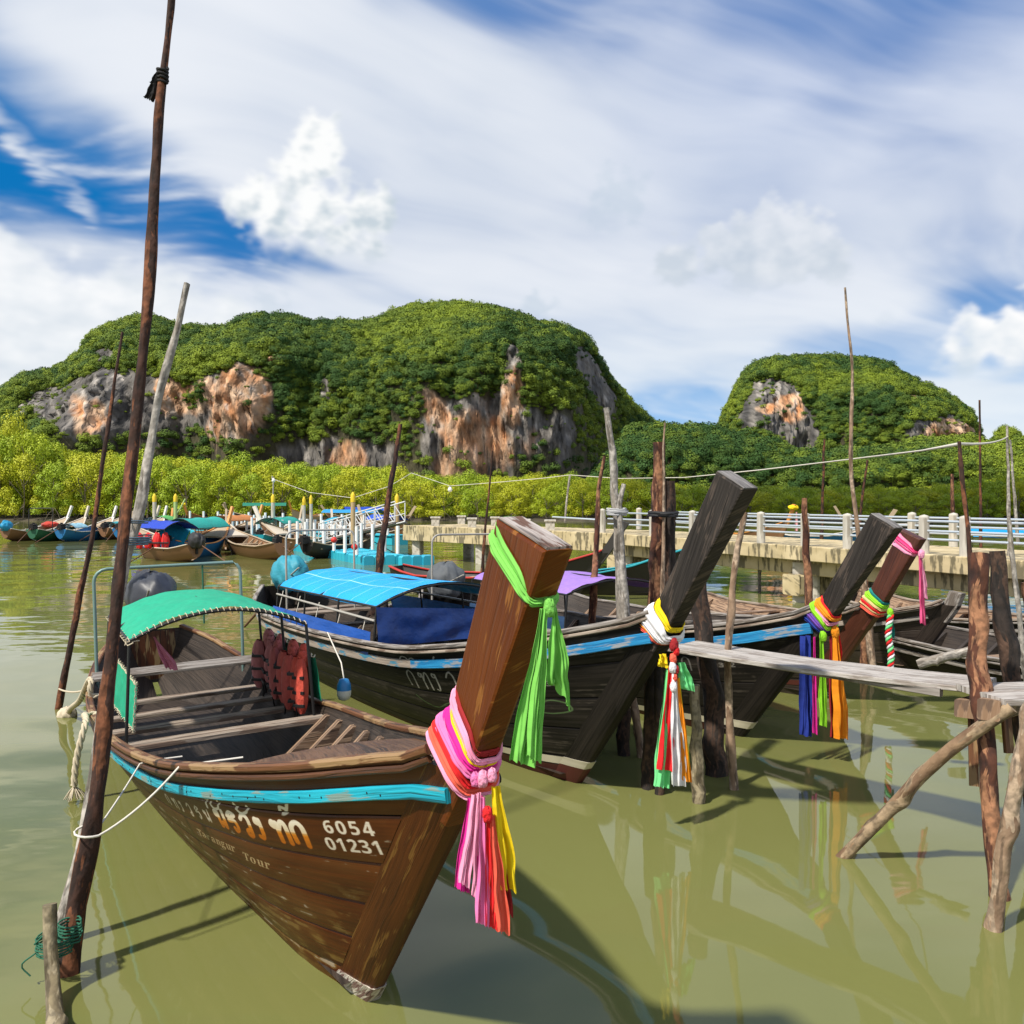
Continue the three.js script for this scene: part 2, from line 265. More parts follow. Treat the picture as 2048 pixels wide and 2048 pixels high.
M.concrete = (() => {
  const hh = (x, y) => tf(x, y, 6, 6, 50, 5);
  return mat({ map: tex(512, 512, (x, y) => { let c = mix3([0.44, 0.35, 0.19], [0.62, 0.51, 0.31], clamp(0.5 + hh(x, y))); const st = sstep(0.0, 0.30, 0.7 * tf(x, y, 34, 7, 61, 4) + 0.3 * tf(x, y, 12, 16, 66, 4) + 0.4 * tf(x, y, 3, 3, 71, 3)); c = mix3(c, [0.10, 0.085, 0.05], st * 0.85); return c; }, [3.2, 3.2]), bumpMap: tex(256, 256, (x, y) => { const v = 0.5 + hh(x, y) * 0.6; return [v, v, v]; }, [1.2, 1.2], false), bumpScale: 0.01, roughness: 0.92 });
})();
M.postConcrete = mat({ map: tex(256, 256, (x, y) => mix3(mix3([0.44, 0.41, 0.35], [0.62, 0.58, 0.50], clamp(0.5 + tf(x, y, 6, 6, 80, 5))), [0.24, 0.21, 0.16], sstep(0.12, 0.4, tf(x, y, 9, 5, 91, 4)) * 0.7), [1, 1]), roughness: 0.92 });
M.water = (() => {
  const N = 1024, S = 20, d = new Float32Array(N * N * 4);
  for (let j = 0; j < N; j++) for (let i = 0; i < N; i++) {
    const x = i / N, y = j / N, o = (j * N + i) * 4;
    const w = tf(x, y, 5, 6, 200, 2), patch = sstep(-0.25, 0.35, tf(x, y, 3, 3, 260, 2));
    const h = 0.62 * tf(x + w * .02, y, 8, 13, 210, 2) + patch * (0.20 * tf(x + w * 0.012, y + w * 0.01, 26, 52, 220, 2) + 0.035 * tf(x, y + w * .01, 80, 170, 230, 2));
    d[o] = d[o + 1] = d[o + 2] = 0.5 + h * 0.5; d[o + 3] = 1;
  }
  const t = new THREE.DataTexture(d, N, N, THREE.RGBAFormat, THREE.FloatType); t.wrapS = t.wrapT = THREE.RepeatWrapping; t.magFilter = t.minFilter = THREE.LinearFilter; t.repeat.set(1 / S, 1 / S); t.needsUpdate = true;
  const cm = tex(512, 512, (x, y) => mix3([0.141, 0.152, 0.045], [0.166, 0.171, 0.055], clamp(0.5 + tf(x, y, 4, 4, 240, 4))), [31, 31]);
  return new THREE.MeshPhysicalMaterial({ map: cm, bumpMap: t, bumpScale: 0.075, roughness: 0.03, ior: 1.36 });
})();
// ---------------------------------------------------------------- water, shore, hills, forest, mangroves
{
  const g = new THREE.PlaneGeometry(4000, 3000, 1, 1); g.rotateX(-Math.PI / 2); g.translate(0, 0, -1100);
  const p = g.attributes.position, uv = []; for (let i = 0; i < p.count; i++) uv.push(p.getX(i), -p.getZ(i)); g.setAttribute('uv', new THREE.Float32BufferAttribute(uv, 2));
  tag(part('water', g, M.water), 'calm murky olive green harbour water with soft ripples', null, null, 'structure');
}
M.mud = mat({ map: tex(256, 256, (x, y) => mix3([0.03, 0.024, 0.014], [0.10, 0.08, 0.05], clamp(0.5 + tf(x, y, 6, 6, 33, 5))), [8, 8]), roughness: 0.9 });
{
  const rings = []; for (let i = 0; i <= 60; i++) { const x = -450 + i * 15, w = fbm(x * 0.05, 1, 2, 3) * 6; rings.push([[-120.5 + w, -0.3], [-122 + w, 0.25], [-128 + w, 0.45], [-300, 0.9], [-1300, 1.5]].map(([z, y]) => V(x, y, z))); }
  tag(part('shore_ground', loft(rings, { closed: false }), M.mud), 'dark muddy bank under the far mangroves', null, null, 'structure');
}
// rock with grey, white and rust-orange minerals: vertex colours carry the minerals, the texture the streaks
M.rock = mat({ vertexColors: true, map: tex(512, 512, (x, y) => { const v = 0.72 + 0.5 * tf(x, y, 22, 3, 140, 4) + 0.5 * tf(x, y, 30, 16, 150, 4); return [v, v, v].map((k) => clamp(k, 0.12, 1)); }, [60, 60]), bumpMap: tex(256, 256, (x, y) => { const v = 0.5 + 0.5 * tf(x, y, 18, 7, 160, 5); return [v, v, v]; }, [45, 45], false), bumpScale: 2.5, roughness: 0.95 });
// one clump of a far tree: leaf-sized faces through the crown's outer volume
function crown(seed, n, leaf, lobes, flat = 0.75, inner = 0.45, jit = 0.75) {
  const R = rnd(seed), pos = [], nor = [], uv = [];
  for (let i = 0; i < n; i++) {
    const [lx, ly, lz, lr] = lobes[Math.floor(R() * lobes.length)];
    const u = R() * 2 - 0.75, a = R() * 6.283, s = Math.sqrt(Math.max(0, 1 - clamp(u, -1, 1) ** 2)), r = lr * (inner + (1 - inner) * Math.cbrt(R()));
    const dir = V(s * Math.cos(a), clamp(u, -1, 1), s * Math.sin(a)), c = V(lx + dir.x * r, ly + dir.y * r * flat, lz + dir.z * r);
    const nn = dir.clone().add(V(R() - 0.5, R() * 0.9, R() - 0.5).multiplyScalar(jit)).normalize(), t = nn.clone().cross(V(R() - 0.5, R() - 0.5, R() - 0.5)).normalize(), b = nn.clone().cross(t), sz = leaf * (0.6 + R() * 0.8);
    const q = [c.clone().addScaledVector(t, -sz), c.clone().addScaledVector(b, sz * 0.55), c.clone().addScaledVector(t, sz), c.clone().addScaledVector(b, -sz * 0.55)];
    for (const k of [0, 2, 1, 0, 3, 2]) { pos.push(q[k].x, q[k].y, q[k].z); nor.push(nn.x, nn.y, nn.z); uv.push(0, 0); }
  }
  const g = new THREE.BufferGeometry(); g.setAttribute('position', new THREE.Float32BufferAttribute(pos, 3)); g.setAttribute('normal', new THREE.Float32BufferAttribute(nor, 3)); g.setAttribute('uv', new THREE.Float32BufferAttribute(uv, 2)); return g;
}
const forestLeaf = plain([1, 1, 1], 0.8), forestCrown = [crown(3, 800, 0.095, [[0, 0, 0, 0.85], [0.45, -0.1, 0.2, 0.5], [-0.4, -0.15, -0.2, 0.5]], 0.8), crown(4, 800, 0.09, [[-0.35, 0, 0.1, 0.75], [0.4, 0.2, -0.1, 0.7], [0, 0.1, 0.45, 0.55]], 0.8)];
const ell = (x, y, [cx, cy, rx, ry, rot = 0]) => { const c = Math.cos(rot), s = Math.sin(rot), dx = x - cx, dy = y - cy; return 1 - Math.hypot((dx * c + dy * s) / rx, (-dx * s + dy * c) / ry); };
function hill({ name, label, d, ridge, foot, depth, rock = [], ochre = [], nx, ny, seed, trees, treeR, back = 0.7, power = 2.1, tint = [1, 1, 1], rough = 1, plan }) {
  const x0 = ridge[0][0], x1 = ridge[ridge.length - 1][0], sx = (px) => (px - 1024) / F * d, sy = (py) => EYE - (py - HZ) / F * d;
  const P = [], N = nx + 1, bend = (px) => plan ? table(plan, px) : 0;
  const point = (i, j) => {
    const px = lerp(x0, x1, i / nx), top = sy(table(ridge, px)), base = sy(foot), H = Math.max(2, top - base), t = j / ny;           // t 0 front foot .. 1 ridge .. 1+back
    const D = depth * (0.35 + 0.65 * Math.min(1, H / 90)); let o, h;
    if (t <= 1) { const w = 1 - t; o = D * Math.pow(w, 0.9); h = Math.pow(Math.max(0, 1 - Math.pow(w, power)), 1 / power); } else { o = -(t - 1) * D; h = Math.sqrt(Math.max(0, 1 - ((t - 1) / back) ** 2)); }
    const X = sx(px), n1 = fbm(X * 0.012 + seed, t * 1.2, seed, 4), n2 = fbm(X * 0.05, t * 4, seed + 3, 4);
    const z = -d - bend(px) + o * (1 + 0.55 * n1 * rough) + (n1 * 26 + n2 * 9) * rough * (t <= 1 ? 1 - 0.6 * t : 0.3);
    const k = 1 + (bend(px) - (t <= 1 ? o : 0)) / d; return V(X * k, EYE + (base + H * h * (1 + 0.05 * n2 * (1 - h)) + n2 * 1.2 - EYE) * (1 + (k - 1) * Math.min(1, t * 2)), z);
  };
  const rows = Math.round(ny * (1 + back)) + 1;
  for (let j = 0; j < rows; j++) for (let i = 0; i < N; i++) P.push(point(i, j));
  const isRock = (p) => { const q = -p.z, px = 1024 + p.x / q * F, py = HZ + (EYE - p.y) / q * F; let m = -1; const w = fbm(px * 0.018, py * 0.018, seed, 5) * 0.62; for (const e of rock) m = Math.max(m, ell(px, py, e)); let oc = -1; for (const e of ochre) oc = Math.max(oc, ell(px, py, e)); return [m + w, oc + fbm(px * 0.02, py * 0.016, seed + 8, 4) * 1.1, px, py]; };
  const col = [], mask = [];
  P.forEach((p, pi) => {
    let [m, oc, px, py] = isRock(p); m -= 0.9 * sstep(0.50, 0.80, Math.floor(pi / N) / ny); mask.push(m);
    let c = mix3([0.085, 0.080, 0.076], [0.27, 0.245, 0.215], clamp(0.5 + fbm(px * 0.06, py * 0.012, seed, 4) * 1.6));
    c = mix3(c, mix3([0.60, 0.27, 0.11], [0.75, 0.52, 0.34], clamp(0.5 + fbm(px * 0.05, py * 0.03, 3, 3) * 2)), sstep(-0.18, 0.16, oc) * 0.95);
    c = mix3(c, [0.62, 0.56, 0.49], sstep(0.16, 0.30, fbm(px * 0.055 + 5, py * 0.03, seed + 2, 4)) * 0.7);
    if (m < 0.02) c = mix3(c, [0.075, 0.068, 0.030], sstep(0.02, -0.1, m));
    col.push(...c);
    // stalactite relief where the rock is bare
    if (m > -0.05) p.z += (fbm(p.x * 0.30, p.y * 0.07, seed, 5) * 8 + fbm(p.x * 0.10, p.y * 0.14, seed + 5, 4) * 6 + Math.abs(fbm(p.x * 0.16, p.y * 0.10, seed + 15, 3)) * 9) * sstep(-0.05, 0.25, m);
  });
  const idx = []; for (let j = 0; j < rows - 1; j++) for (let i = 0; i < nx; i++) { const a = j * N + i, b = a + 1, c = a + N; idx.push(a, b, c, b, c + 1, c); }
  const g = new THREE.BufferGeometry(); g.setAttribute('position', new THREE.Float32BufferAttribute(P.flatMap((p) => [p.x, p.y, p.z]), 3)); g.setAttribute('color', new THREE.Float32BufferAttribute(col, 3)); g.setAttribute('uv', new THREE.Float32BufferAttribute(P.flatMap((p) => [p.x, p.y]), 2)); g.setIndex(idx); g.computeVertexNormals();
  tag(part(name, g, M.rock), label, null, null, 'structure');
  // the forest that clings to it
  const R = rnd(seed * 31 + 5), im = [0, 1].map((k) => new THREE.InstancedMesh(forestCrown[k], forestLeaf, trees >> 1)), cnt = [0, 0], m4 = new THREE.Matrix4(), qn = new THREE.Quaternion(), cc = new THREE.Color();
  let guard = 0;
  while (cnt[0] + cnt[1] < (trees >> 1) * 2 && guard++ < trees * 30) {
    const fi = R() * nx, fj = Math.pow(R(), 0.85) * ny * 1.06, i = Math.floor(fi), j = Math.floor(fj); if (j >= rows - 2 || i >= nx) continue;
    const a = j * N + i, m = mask[a] + (R() - 0.5) * 0.16; if (m > 0.0 && R() < 0.965) continue;
    const p = P[a].clone().lerp(P[a + 1], fi - i).lerp(P[a + N + 1].clone().lerp(P[a + N], 0.5), fj - j), k = cnt[0] < (trees >> 1) && (R() < 0.5 || cnt[1] >= (trees >> 1)) ? 0 : 1, s = treeR * (R() < 0.03 ? 1.3 + R() * 0.4 : 0.42 + R() * R() * 1.35) * (m > -0.08 ? 0.6 : 1);
    p.y += s * (0.2 + R() * 0.5); p.z += s * 0.3 * R();
    m4.compose(p, qn.setFromAxisAngle(V(0, 1, 0), R() * 6.283), V(s, s * (0.75 + R() * 0.45), s)); im[k].setMatrixAt(cnt[k], m4);
    const tone = clamp(0.46 + fbm(p.x * 0.010, p.y * 0.02, seed + 9, 3) * 1.8 + (R() - 0.5) * 0.95), c = mix3([0.030, 0.085, 0.008], [0.215, 0.285, 0.012], tone);
    im[k].setColorAt(cnt[k]++, cc.setRGB(c[0] * tint[0], c[1] * tint[1], c[2] * tint[2]));
  }
  im.forEach((o, k) => { o.count = cnt[k]; o.name = numbered('forest'); o.castShadow = o.receiveShadow = true; scene.add(o); tag(o, 'dense green forest covering the ' + name.replace(/_/g, ' '), null, null, 'stuff'); });
}
hill({ name: 'limestone_hill', label: 'broad forested limestone hill with bare grey and orange cliffs', d: 600, foot: 1003, depth: 120, nx: 420, ny: 120, seed: 2, trees: 36000, treeR: 3.3,
  ridge: [[-260, 850], [-140, 810], [0, 792], [60, 762], [130, 740], [165, 718], [195, 681], [235, 658], [300, 647], [370, 663], [440, 668], [500, 645], [560, 641], [640, 658], [720, 659], [790, 635], [860, 619], [940, 617], [1000, 630], [1060, 652], [1120, 664], [1160, 680], [1185, 710], [1215, 760], [1250, 800], [1290, 838], [1340, 874], [1410, 930]],
  plan: [[-260, 60], [100, 10], [600, 0], [1000, -20], [1120, 10], [1200, 110], [1400, 320]],
  rock: [[230, 815, 195, 72], [470, 810, 70, 80, 0.2], [205, 712, 26, 14], [685, 925, 125, 42], [905, 870, 60, 70, 0.5], [985, 865, 105, 75], [1022, 775, 24, 75], [880, 832, 22, 58, -0.5], [1118, 872, 28, 48], [1185, 745, 34, 90, -0.4], [650, 782, 12, 30], [560, 720, 30, 9], [750, 705, 20, 9]],
  ochre: [[470, 805, 75, 80], [175, 835, 36, 38], [350, 770, 35, 60], [700, 920, 34, 45], [960, 880, 85, 55], [1025, 800, 22, 70], [880, 832, 24, 60, -0.5], [940, 920, 70, 22], [560, 720, 30, 10]] });
hill({ name: 'limestone_hill', label: 'steep domed limestone hill further off with a pale cliff face', d: 880, foot: 1001, depth: 150, nx: 260, ny: 110, seed: 6, trees: 15000, treeR: 4.2,
  ridge: [[1400, 905], [1440, 862], [1470, 800], [1490, 760], [1515, 736], [1560, 726], [1620, 723], [1700, 726], [1760, 734], [1800, 754], [1850, 778], [1900, 808], [1940, 838], [1960, 885], [1990, 925]],
  plan: [[1400, 160], [1480, 30], [1560, 0], [1850, 30], [1990, 180]],
  rock: [[1555, 815, 66, 58], [1600, 860, 34, 55], [1885, 868, 66, 36], [1835, 797, 26, 9], [1500, 845, 34, 20]], ochre: [[1580, 815, 30, 30], [1885, 872, 55, 30], [1535, 818, 25, 10], [1835, 797, 26, 9]] });
hill({ name: 'low_hill', label: 'low forested ridge running between the two limestone hills', d: 430, foot: 1006, depth: 75, nx: 200, ny: 50, seed: 9, trees: 9000, treeR: 3.0, rough: 0.6,
  ridge: [[1180, 985], [1230, 915], [1270, 872], [1330, 866], [1400, 868], [1440, 874], [1500, 890], [1600, 915], [1700, 918], [1800, 905], [1900, 890], [2000, 898], [2120, 880], [2240, 870]] });
hill({ name: 'small_hill', label: 'small pointed green hill at the far right of the skyline', d: 1050, foot: 1000, depth: 80, nx: 60, ny: 50, seed: 12, trees: 1200, treeR: 5,
  ridge: [[1950, 935], [1990, 885], [2012, 858], [2035, 872], [2070, 905], [2110, 915], [2180, 930]] });

// mangroves: front trees one by one, the wood behind them as one mass
const mangroveLeaf = [plain([0.35, 0.43, 0.005], 0.65), plain([0.28, 0.38, 0.006], 0.65), plain([0.42, 0.44, 0.005], 0.65)];
M.mangroveBark = plain([0.16, 0.13, 0.09], 0.9);
function mangroveShape(seed, n = 6500) {
  const R = rnd(seed), lobes = []; for (let i = 0; i < 11; i++) { const a = i * 2.4 + R(), r = 0.28 * Math.sqrt(i / 11) + 0.05, y = 0.30 + 0.55 * (1 - (i / 11) ** 1.3) + (R() - 0.5) * 0.12; lobes.push([Math.cos(a) * r, y, Math.sin(a) * r, 0.10 + R() * 0.08]); }
  for (let i = 0; i < 6; i++) { const a = i * 1.05 + R(); lobes.push([Math.cos(a) * 0.30, 0.12 + R() * 0.18, Math.sin(a) * 0.30, 0.10 + R() * 0.05]); }
  const trunk = [limb(curve([V(0, -0.02, 0), V(0.02, 0.3, 0.01), V(-0.01, 0.7, 0.02)], 6), (t) => 0.012 * (1 - t * 0.6), { seg: 5 })];
  for (let i = 0; i < 5; i++) { const a = i * 1.26 + R(); trunk.push(limb(curve([V(Math.cos(a) * 0.16, -0.03, Math.sin(a) * 0.16), V(Math.cos(a) * 0.12, 0.07, Math.sin(a) * 0.12), V(0, 0.17 + R() * 0.05, 0)], 4), 0.005, { seg: 4 })); const b = a + 0.5; trunk.push(limb([V(0, 0.25 + R() * 0.2, 0), V(Math.cos(b) * 0.22, 0.5 + R() * 0.25, Math.sin(b) * 0.22)], 0.006, { seg: 4 })); }
  return [crown(seed + 1, n, 0.0135, lobes, 0.95, 0.3, 0.8), merge(trunk)];
}
const mangroves = [11, 12, 13, 14].map((s) => mangroveShape(s));
const mangroveTop = [[-200, 815], [0, 842], [60, 855], [140, 895], [250, 905], [380, 912], [500, 920], [640, 925], [760, 930], [850, 948], [1000, 950], [1150, 948], [1260, 957], [1320, 965], [1460, 968], [1700, 975], [1850, 972], [1960, 960], [2048, 945], [2250, 930]];
{
  const R = rnd(99);
  let k = 0, proto = [];
  for (let px = -90; px < 2140; px += 16 + R() * 11) {
    const row = k % 3, d = 122 + row * 3.4 + R() * 2.5, y = table(mangroveTop, px), Hh = ((HZ - y) / F * d + EYE) * (0.70 + 0.12 * row + R() * 0.22), v = Math.floor(R() * 4), dark = px > 1290 && px < 1990;
    const mi = Math.floor(R() * 3), key = v * 8 + mi, w = (5.6 + R() * 2.2) / 0.8 * Math.min(0.95, 0.55 + 0.45 * Hh / 9);
    let o;
    const text = dark ? 'mangrove tree in the cloud shaded belt behind the pier railing' : 'bright yellow green mangrove tree in the dense belt along the far shore', grp = dark ? 'mangroves behind the pier' : 'mangroves along the far shore';
    if (!proto[key]) { o = thing('mangrove_tree', text, 'mangrove tree', [0, 0, 0], 0, grp); part('crown', mangroves[v][0], mangroveLeaf[mi], o); part('trunk', mangroves[v][1], M.mangroveBark, o); proto[key] = o; } else o = clone(proto[key], text, grp);
    o.position.set((px - 1024) / F * d, 0.15, -d); o.rotation.y = R() * 6.283; o.scale.set(w, Hh, w); k++;
  }
  const im = [0, 1].map((q) => new THREE.InstancedMesh(mangroves[q + 1][0], plain([1, 1, 1], 0.7), 330)), m4 = new THREE.Matrix4(), qn = new THREE.Quaternion(), cc = new THREE.Color();
  im.forEach((o) => {
    for (let i = 0; i < 330; i++) {
      const px = -160 + R() * 2400, d = 132 + R() * 34, y = table(mangroveTop, px), Hh = ((HZ - y) / F * d + EYE) * (0.80 + R() * 0.24), w = 6.5 + R() * 3;
      m4.compose(V((px - 1024) / F * d, 0.3, -d), qn.setFromAxisAngle(V(0, 1, 0), R() * 6.28), V(w, Hh, w)); o.setMatrixAt(i, m4);
      const c = mix3([0.28, 0.38, 0.006], [0.42, 0.45, 0.005], R()); o.setColorAt(i, cc.setRGB(...c));
    }
    o.name = numbered('mangrove_wood'); o.castShadow = o.receiveShadow = true; scene.add(o); tag(o, 'yellow green mangrove wood massed behind the front trees', null, null, 'stuff');
  });
}

// the cumulus overhead, outside the picture, whose shade lies over the mangroves behind the pier
{
  const R = rnd(41), list = [], c = V(50, 0, -128).addScaledVector(SUN_DIR, 420 / SUN_DIR.y);
  for (let i = 0; i < 26; i++) { const a = R() * 6.283, q = Math.sqrt(R()), r = 9 + R() * 6, g = lump(c.x + Math.cos(a) * q * 34, c.y + R() * 9, c.z + Math.sin(a) * q * 17, r, r * 0.7, r, 60 + i); list.push(g.index ? g.toNonIndexed() : g); }
  tag(part('cloud', merge(list), plain([0.9, 0.9, 0.9], 1)), 'white cumulus cloud overhead', null, null, 'structure');
}
// ---------------------------------------------------------------- long-tail boats
// local frame: x towards the bow, y up, z to starboard; the origin is the foot of the stem at the water
function surf(nu, nv, fn) {
  const pos = [], uv = [], idx = [];
  for (let i = 0; i <= nu; i++) for (let j = 0; j <= nv; j++) { const [p, u, v] = fn(i / nu, j / nv, i, j); pos.push(p.x, p.y, p.z); uv.push(u, v); }
  for (let i = 0; i < nu; i++) for (let j = 0; j < nv; j++) { const a = i * (nv + 1) + j, b = a + 1, c = a + nv + 1; idx.push(a, c, b, b, c, c + 1); }
  const g = new THREE.BufferGeometry(); g.setAttribute('position', new THREE.Float32BufferAttribute(pos, 3)); g.setAttribute('uv', new THREE.Float32BufferAttribute(uv, 2)); g.setIndex(idx); g.computeVertexNormals(); return g.toNonIndexed();
}
function slab(poly, z0, z1, bevel = 0.008) {      // a flat timber cut to a profile in the x-y plane
  const sh = new THREE.Shape(poly.map(([x, y]) => new THREE.Vector2(x, y)));
  const g = new THREE.ExtrudeGeometry(sh, { depth: z1 - z0 - 2 * bevel, bevelEnabled: true, bevelSize: bevel, bevelThickness: bevel, bevelSegments: 2, bevelOffset: -bevel }); g.translate(0, 0, z0 + bevel);
  const uv = g.attributes.uv; for (let i = 0; i < uv.count; i++) { const x = uv.getX(i), y = uv.getY(i); uv.setXY(i, y * 0.9 + x * 0.44, x * 0.9 - y * 0.44); } return g;
}
function longtail(o) {
  const root = thing(o.name ?? 'longtail_boat', o.label, 'boat', [o.pos[0], o.pos[2] ?? 0, -o.pos[1]], Math.atan2(-o.hz, o.hx), o.group);
  root.rotation.order = 'YXZ'; root.rotation.x = o.heel ?? 0;
  if (o.scale) root.scale.setScalar(o.scale);
  const L = o.L ?? 9.3, [f1a, f1y] = o.F1 ?? [1.70, 1.75], [f2a, f2y] = o.F2 ?? [2.25, 2.81], W = o.W ?? 0.44, T = o.T ?? 0.13, slope = f1y / f1a, m = o.mats;
  const gun = o.gun, beam = o.beam, G = (a) => table(gun, a), S = (a) => table(beam, a);
  const E = (a) => table([[-9, 0.55], [-6, 0.42], [-4, 0.47], [-2, 0.62], [-1, 0.76], [0, 0.9], [1.3, 1.0]], a * 9.3 / L);
  const K = (a) => table([[-L, 0.22], [-L + 1.6, -0.18], [-L + 3.2, -0.35], [0, -0.35]], a);
  const front = (y) => y / slope, back = (u) => o.back ?? 0.31;
  const memo = new Map(), endA = (u) => { if (!memo.has(u)) memo.set(u, endB(u)); return memo.get(u); }, endB = (u) => { let a = f1a - 0.5; for (let i = 0; i < 24; i++) a = lerp(a, front(K(a) + (G(a) - K(a)) * u) - back(u), 0.5); return a; };
  const hp = (t, u, side = 1, off = 0) => {
    const P = (t, u) => { const a = lerp(-L, endA(u), t), k = K(a), y = k + (G(a) - k) * u; const w = 0.045 + Math.max(0, S(a) - 0.045) * Math.pow(Math.max(u, 0), E(a)), c = lerp(0.135, 0.14, u) + 0.40 * Math.max(0, endA(u) - a), h = clamp(0.5 + 0.5 * (c - w) / 0.12); return V(a, y, Math.max(0.045, lerp(c, w, h) - 0.12 * h * (1 - h))); };
    const p = P(t, u);
    if (off) { const d = 0.01, n = P(Math.min(1, t + d), u).sub(P(t - d, u)).cross(P(t, u + d).sub(P(t, Math.max(0.001, u - d)))).normalize(); if (n.z - 0.5 * n.y < 0) n.negate(); p.addScaledVector(n, off); }
    p.z *= side; return p;
  };
  const api = { root, hp, G, S, K, L, front, endA, slope };
  const NS = o.far ? 12 : 40, inner = o.far ? -0.012 : -0.03;
  // skin: an inner shell, and outside it the planks, each with eased edges
  const shells = []; for (const side of [1, -1]) shells.push(surf(NS, o.far ? 5 : 10, (t, u) => { const p = hp(t, u, side, o.far ? 0.001 : inner); return [p, p.x, u * 1.5]; }));
  const tr = []; for (let k = 0; k <= 8; k++) tr.push(k / 8);
  shells.push(surf(1, 8, (s, u) => { const p = hp(0, u, 1), q = p.clone(); q.z *= -1; return [p.lerp(q, s), s, u]; }));
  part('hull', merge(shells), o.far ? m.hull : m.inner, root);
  if (!o.far) {
    const n = o.strakes ?? 7, step = 1 / n;
    for (const side of [1, -1]) for (let k = 0; k < n; k++) {
      const u0 = k * step + 0.0012, u1 = (k + 1) * step - 0.0012, us = [u0, u0 + 0.006, (u0 + u1) / 2, u1 - 0.006, u1], of = [-0.016, 0, 0.0015, 0, -0.016], j = (k * 7 % 3) * 0.0015;
      part('plank', surf(NS, 4, (t, v, i, q) => { const p = hp(t, us[q], side, of[q] + j + 0.0012 * perlin.noise(t * 17, k * 3.1, side)); return [p, o.letter && side > 0 ? (p.x + o.letter.x0) / o.letter.len : p.x + k * 0.37, o.letter && side > 0 ? us[q] : us[q] * 1.6 + k * 0.21]; }), side > 0 && o.letter ? o.letter.mat : m.hull, root);
    }
    part('transom', timber([V(-L - 0.012, K(-L) + 0.05, 0), V(-L - 0.012, G(-L) - 0.02, 0)], S(-L) * 1.5, 0.03, V(1, 0, 0)), m.hull, root);
  }
  // stem: from its foot to the prow
  const ring = (u) => { const b = hp(1, u, 1, 0.002), a1 = front(b.y), f = lerp(0.035, T / 2 - 0.012, u); return [[b.x - 0.01, b.z + 0.003], [lerp(b.x, a1, 0.5), lerp(b.z, f, 0.5) + 0.004], [a1 - 0.012, f], [a1, f - 0.014], [a1, -f + 0.014], [a1 - 0.012, -f], [lerp(b.x, a1, 0.5), -lerp(b.z, f, 0.5) - 0.004], [b.x - 0.01, -b.z - 0.003]].map(([x, z]) => V(x, b.y, z)); };
  const us = []; for (let k = 0; k <= 10; k++) us.push(0.02 + 0.975 * k / 10);
  part('stem', loft(us.map(ring), { crease: 0.6 }), m.stem ?? m.prow, root);
  for (const [u0, u1, mm, drag = 0.10] of o.footPlate ?? []) { const rr = []; for (let k = 0; k <= 6; k++) { const u = lerp(u0, u1, k / 6), R0 = ring(u), cx = R0[0].x; rr.push(R0.map((p, q) => { const v = p.clone(); v.z += Math.sign(v.z) * (0.007 + 0.004 * perlin.noise(u * 60, q * 3, 1)); if (q > 1 && q < 6) v.x += 0.008; else if (q === 0 || q === 7) v.x -= drag * (1 - k / 6) - 0.03 * perlin.noise(u * 40, 2, q); return v; })); } part('foot_plate', loft(rr, { crease: 0.7 }), mm, root); }
  // prow post
  const ax = V(f2a - f1a, f2y - f1y, 0), len = ax.length(); ax.normalize(); const e1 = V(ax.y, -ax.x, 0);
  api.prow = { ax, e1, len, W, T, F1: V(f1a, f1y, 0) };
  const Wb = o.Wb ?? W, Ws = (s) => lerp(Wb, W, clamp(s / len)), bk = (s) => V(f1a, f1y, 0).addScaledVector(ax, s).addScaledVector(e1, -Ws(s)), gy = hp(1, 1).y, low = gy - 0.32; api.prow.Ws = Ws;
  const P0 = bk(len - (o.cut ?? 0.07)), P1 = bk(len * 0.35), P2 = bk(0.02), P3 = V(Math.min(P2.x - 0.05, front(gy) - Wb * 1.15), gy + 0.03, 0);
  const mid = (A, B, C, t) => [lerp(lerp(A.x, B.x, t), lerp(B.x, C.x, t), t), lerp(lerp(A.y, B.y, t), lerp(B.y, C.y, t), t)];
  const poly = [[front(low) + 0.003, low], ...[0, .25, .5, .75, 1].map((t) => mid(V(front(f1y * 0.93) + 0.003, f1y * 0.93, 0), V(f1a, f1y, 0), V(lerp(f1a, f2a, 0.12), lerp(f1y, f2y, 0.12), 0), t)), [f2a, f2y], [P0.x, P0.y], [P1.x, P1.y], ...[0.15, .4, .65, .9].map((t) => mid(P1, P2, P3, t)), [P3.x - 0.04, gy], [P3.x - 0.1, low]];
  part('prow_post', slab(poly, -T / 2, T / 2, o.far ? 0.004 : 0.018), m.prow, root);
  if (o.cap) { const A = V(f2a, f2y, 0), B = P0, dv = B.clone().sub(A), up = V(-dv.y, dv.x, 0).normalize(); if (up.y < 0) up.negate(); part('prow_top', timber([A.clone().addScaledVector(dv, 0.02).addScaledVector(up, 0.004), A.clone().lerp(B, .35).addScaledVector(up, 0.007), A.clone().lerp(B, .7).addScaledVector(up, 0.005), A.clone().addScaledVector(dv, 0.97).addScaledVector(up, 0.003)], T - 0.014, 0.012, up, 0.3), o.cap, root); }
  // gunwale caps, rubbing strips
  const path = (u, side, off, n = NS, t1 = 1) => Array.from({ length: n + 1 }, (_, i) => hp(i / n * t1, u, side, off));
  const onStem = (q, side, k, z) => { const b = hp(1, 1, 1), a1 = front(b.y); q.push(V(lerp(b.x, a1, k), b.y + 0.05, side * z)); return q; };
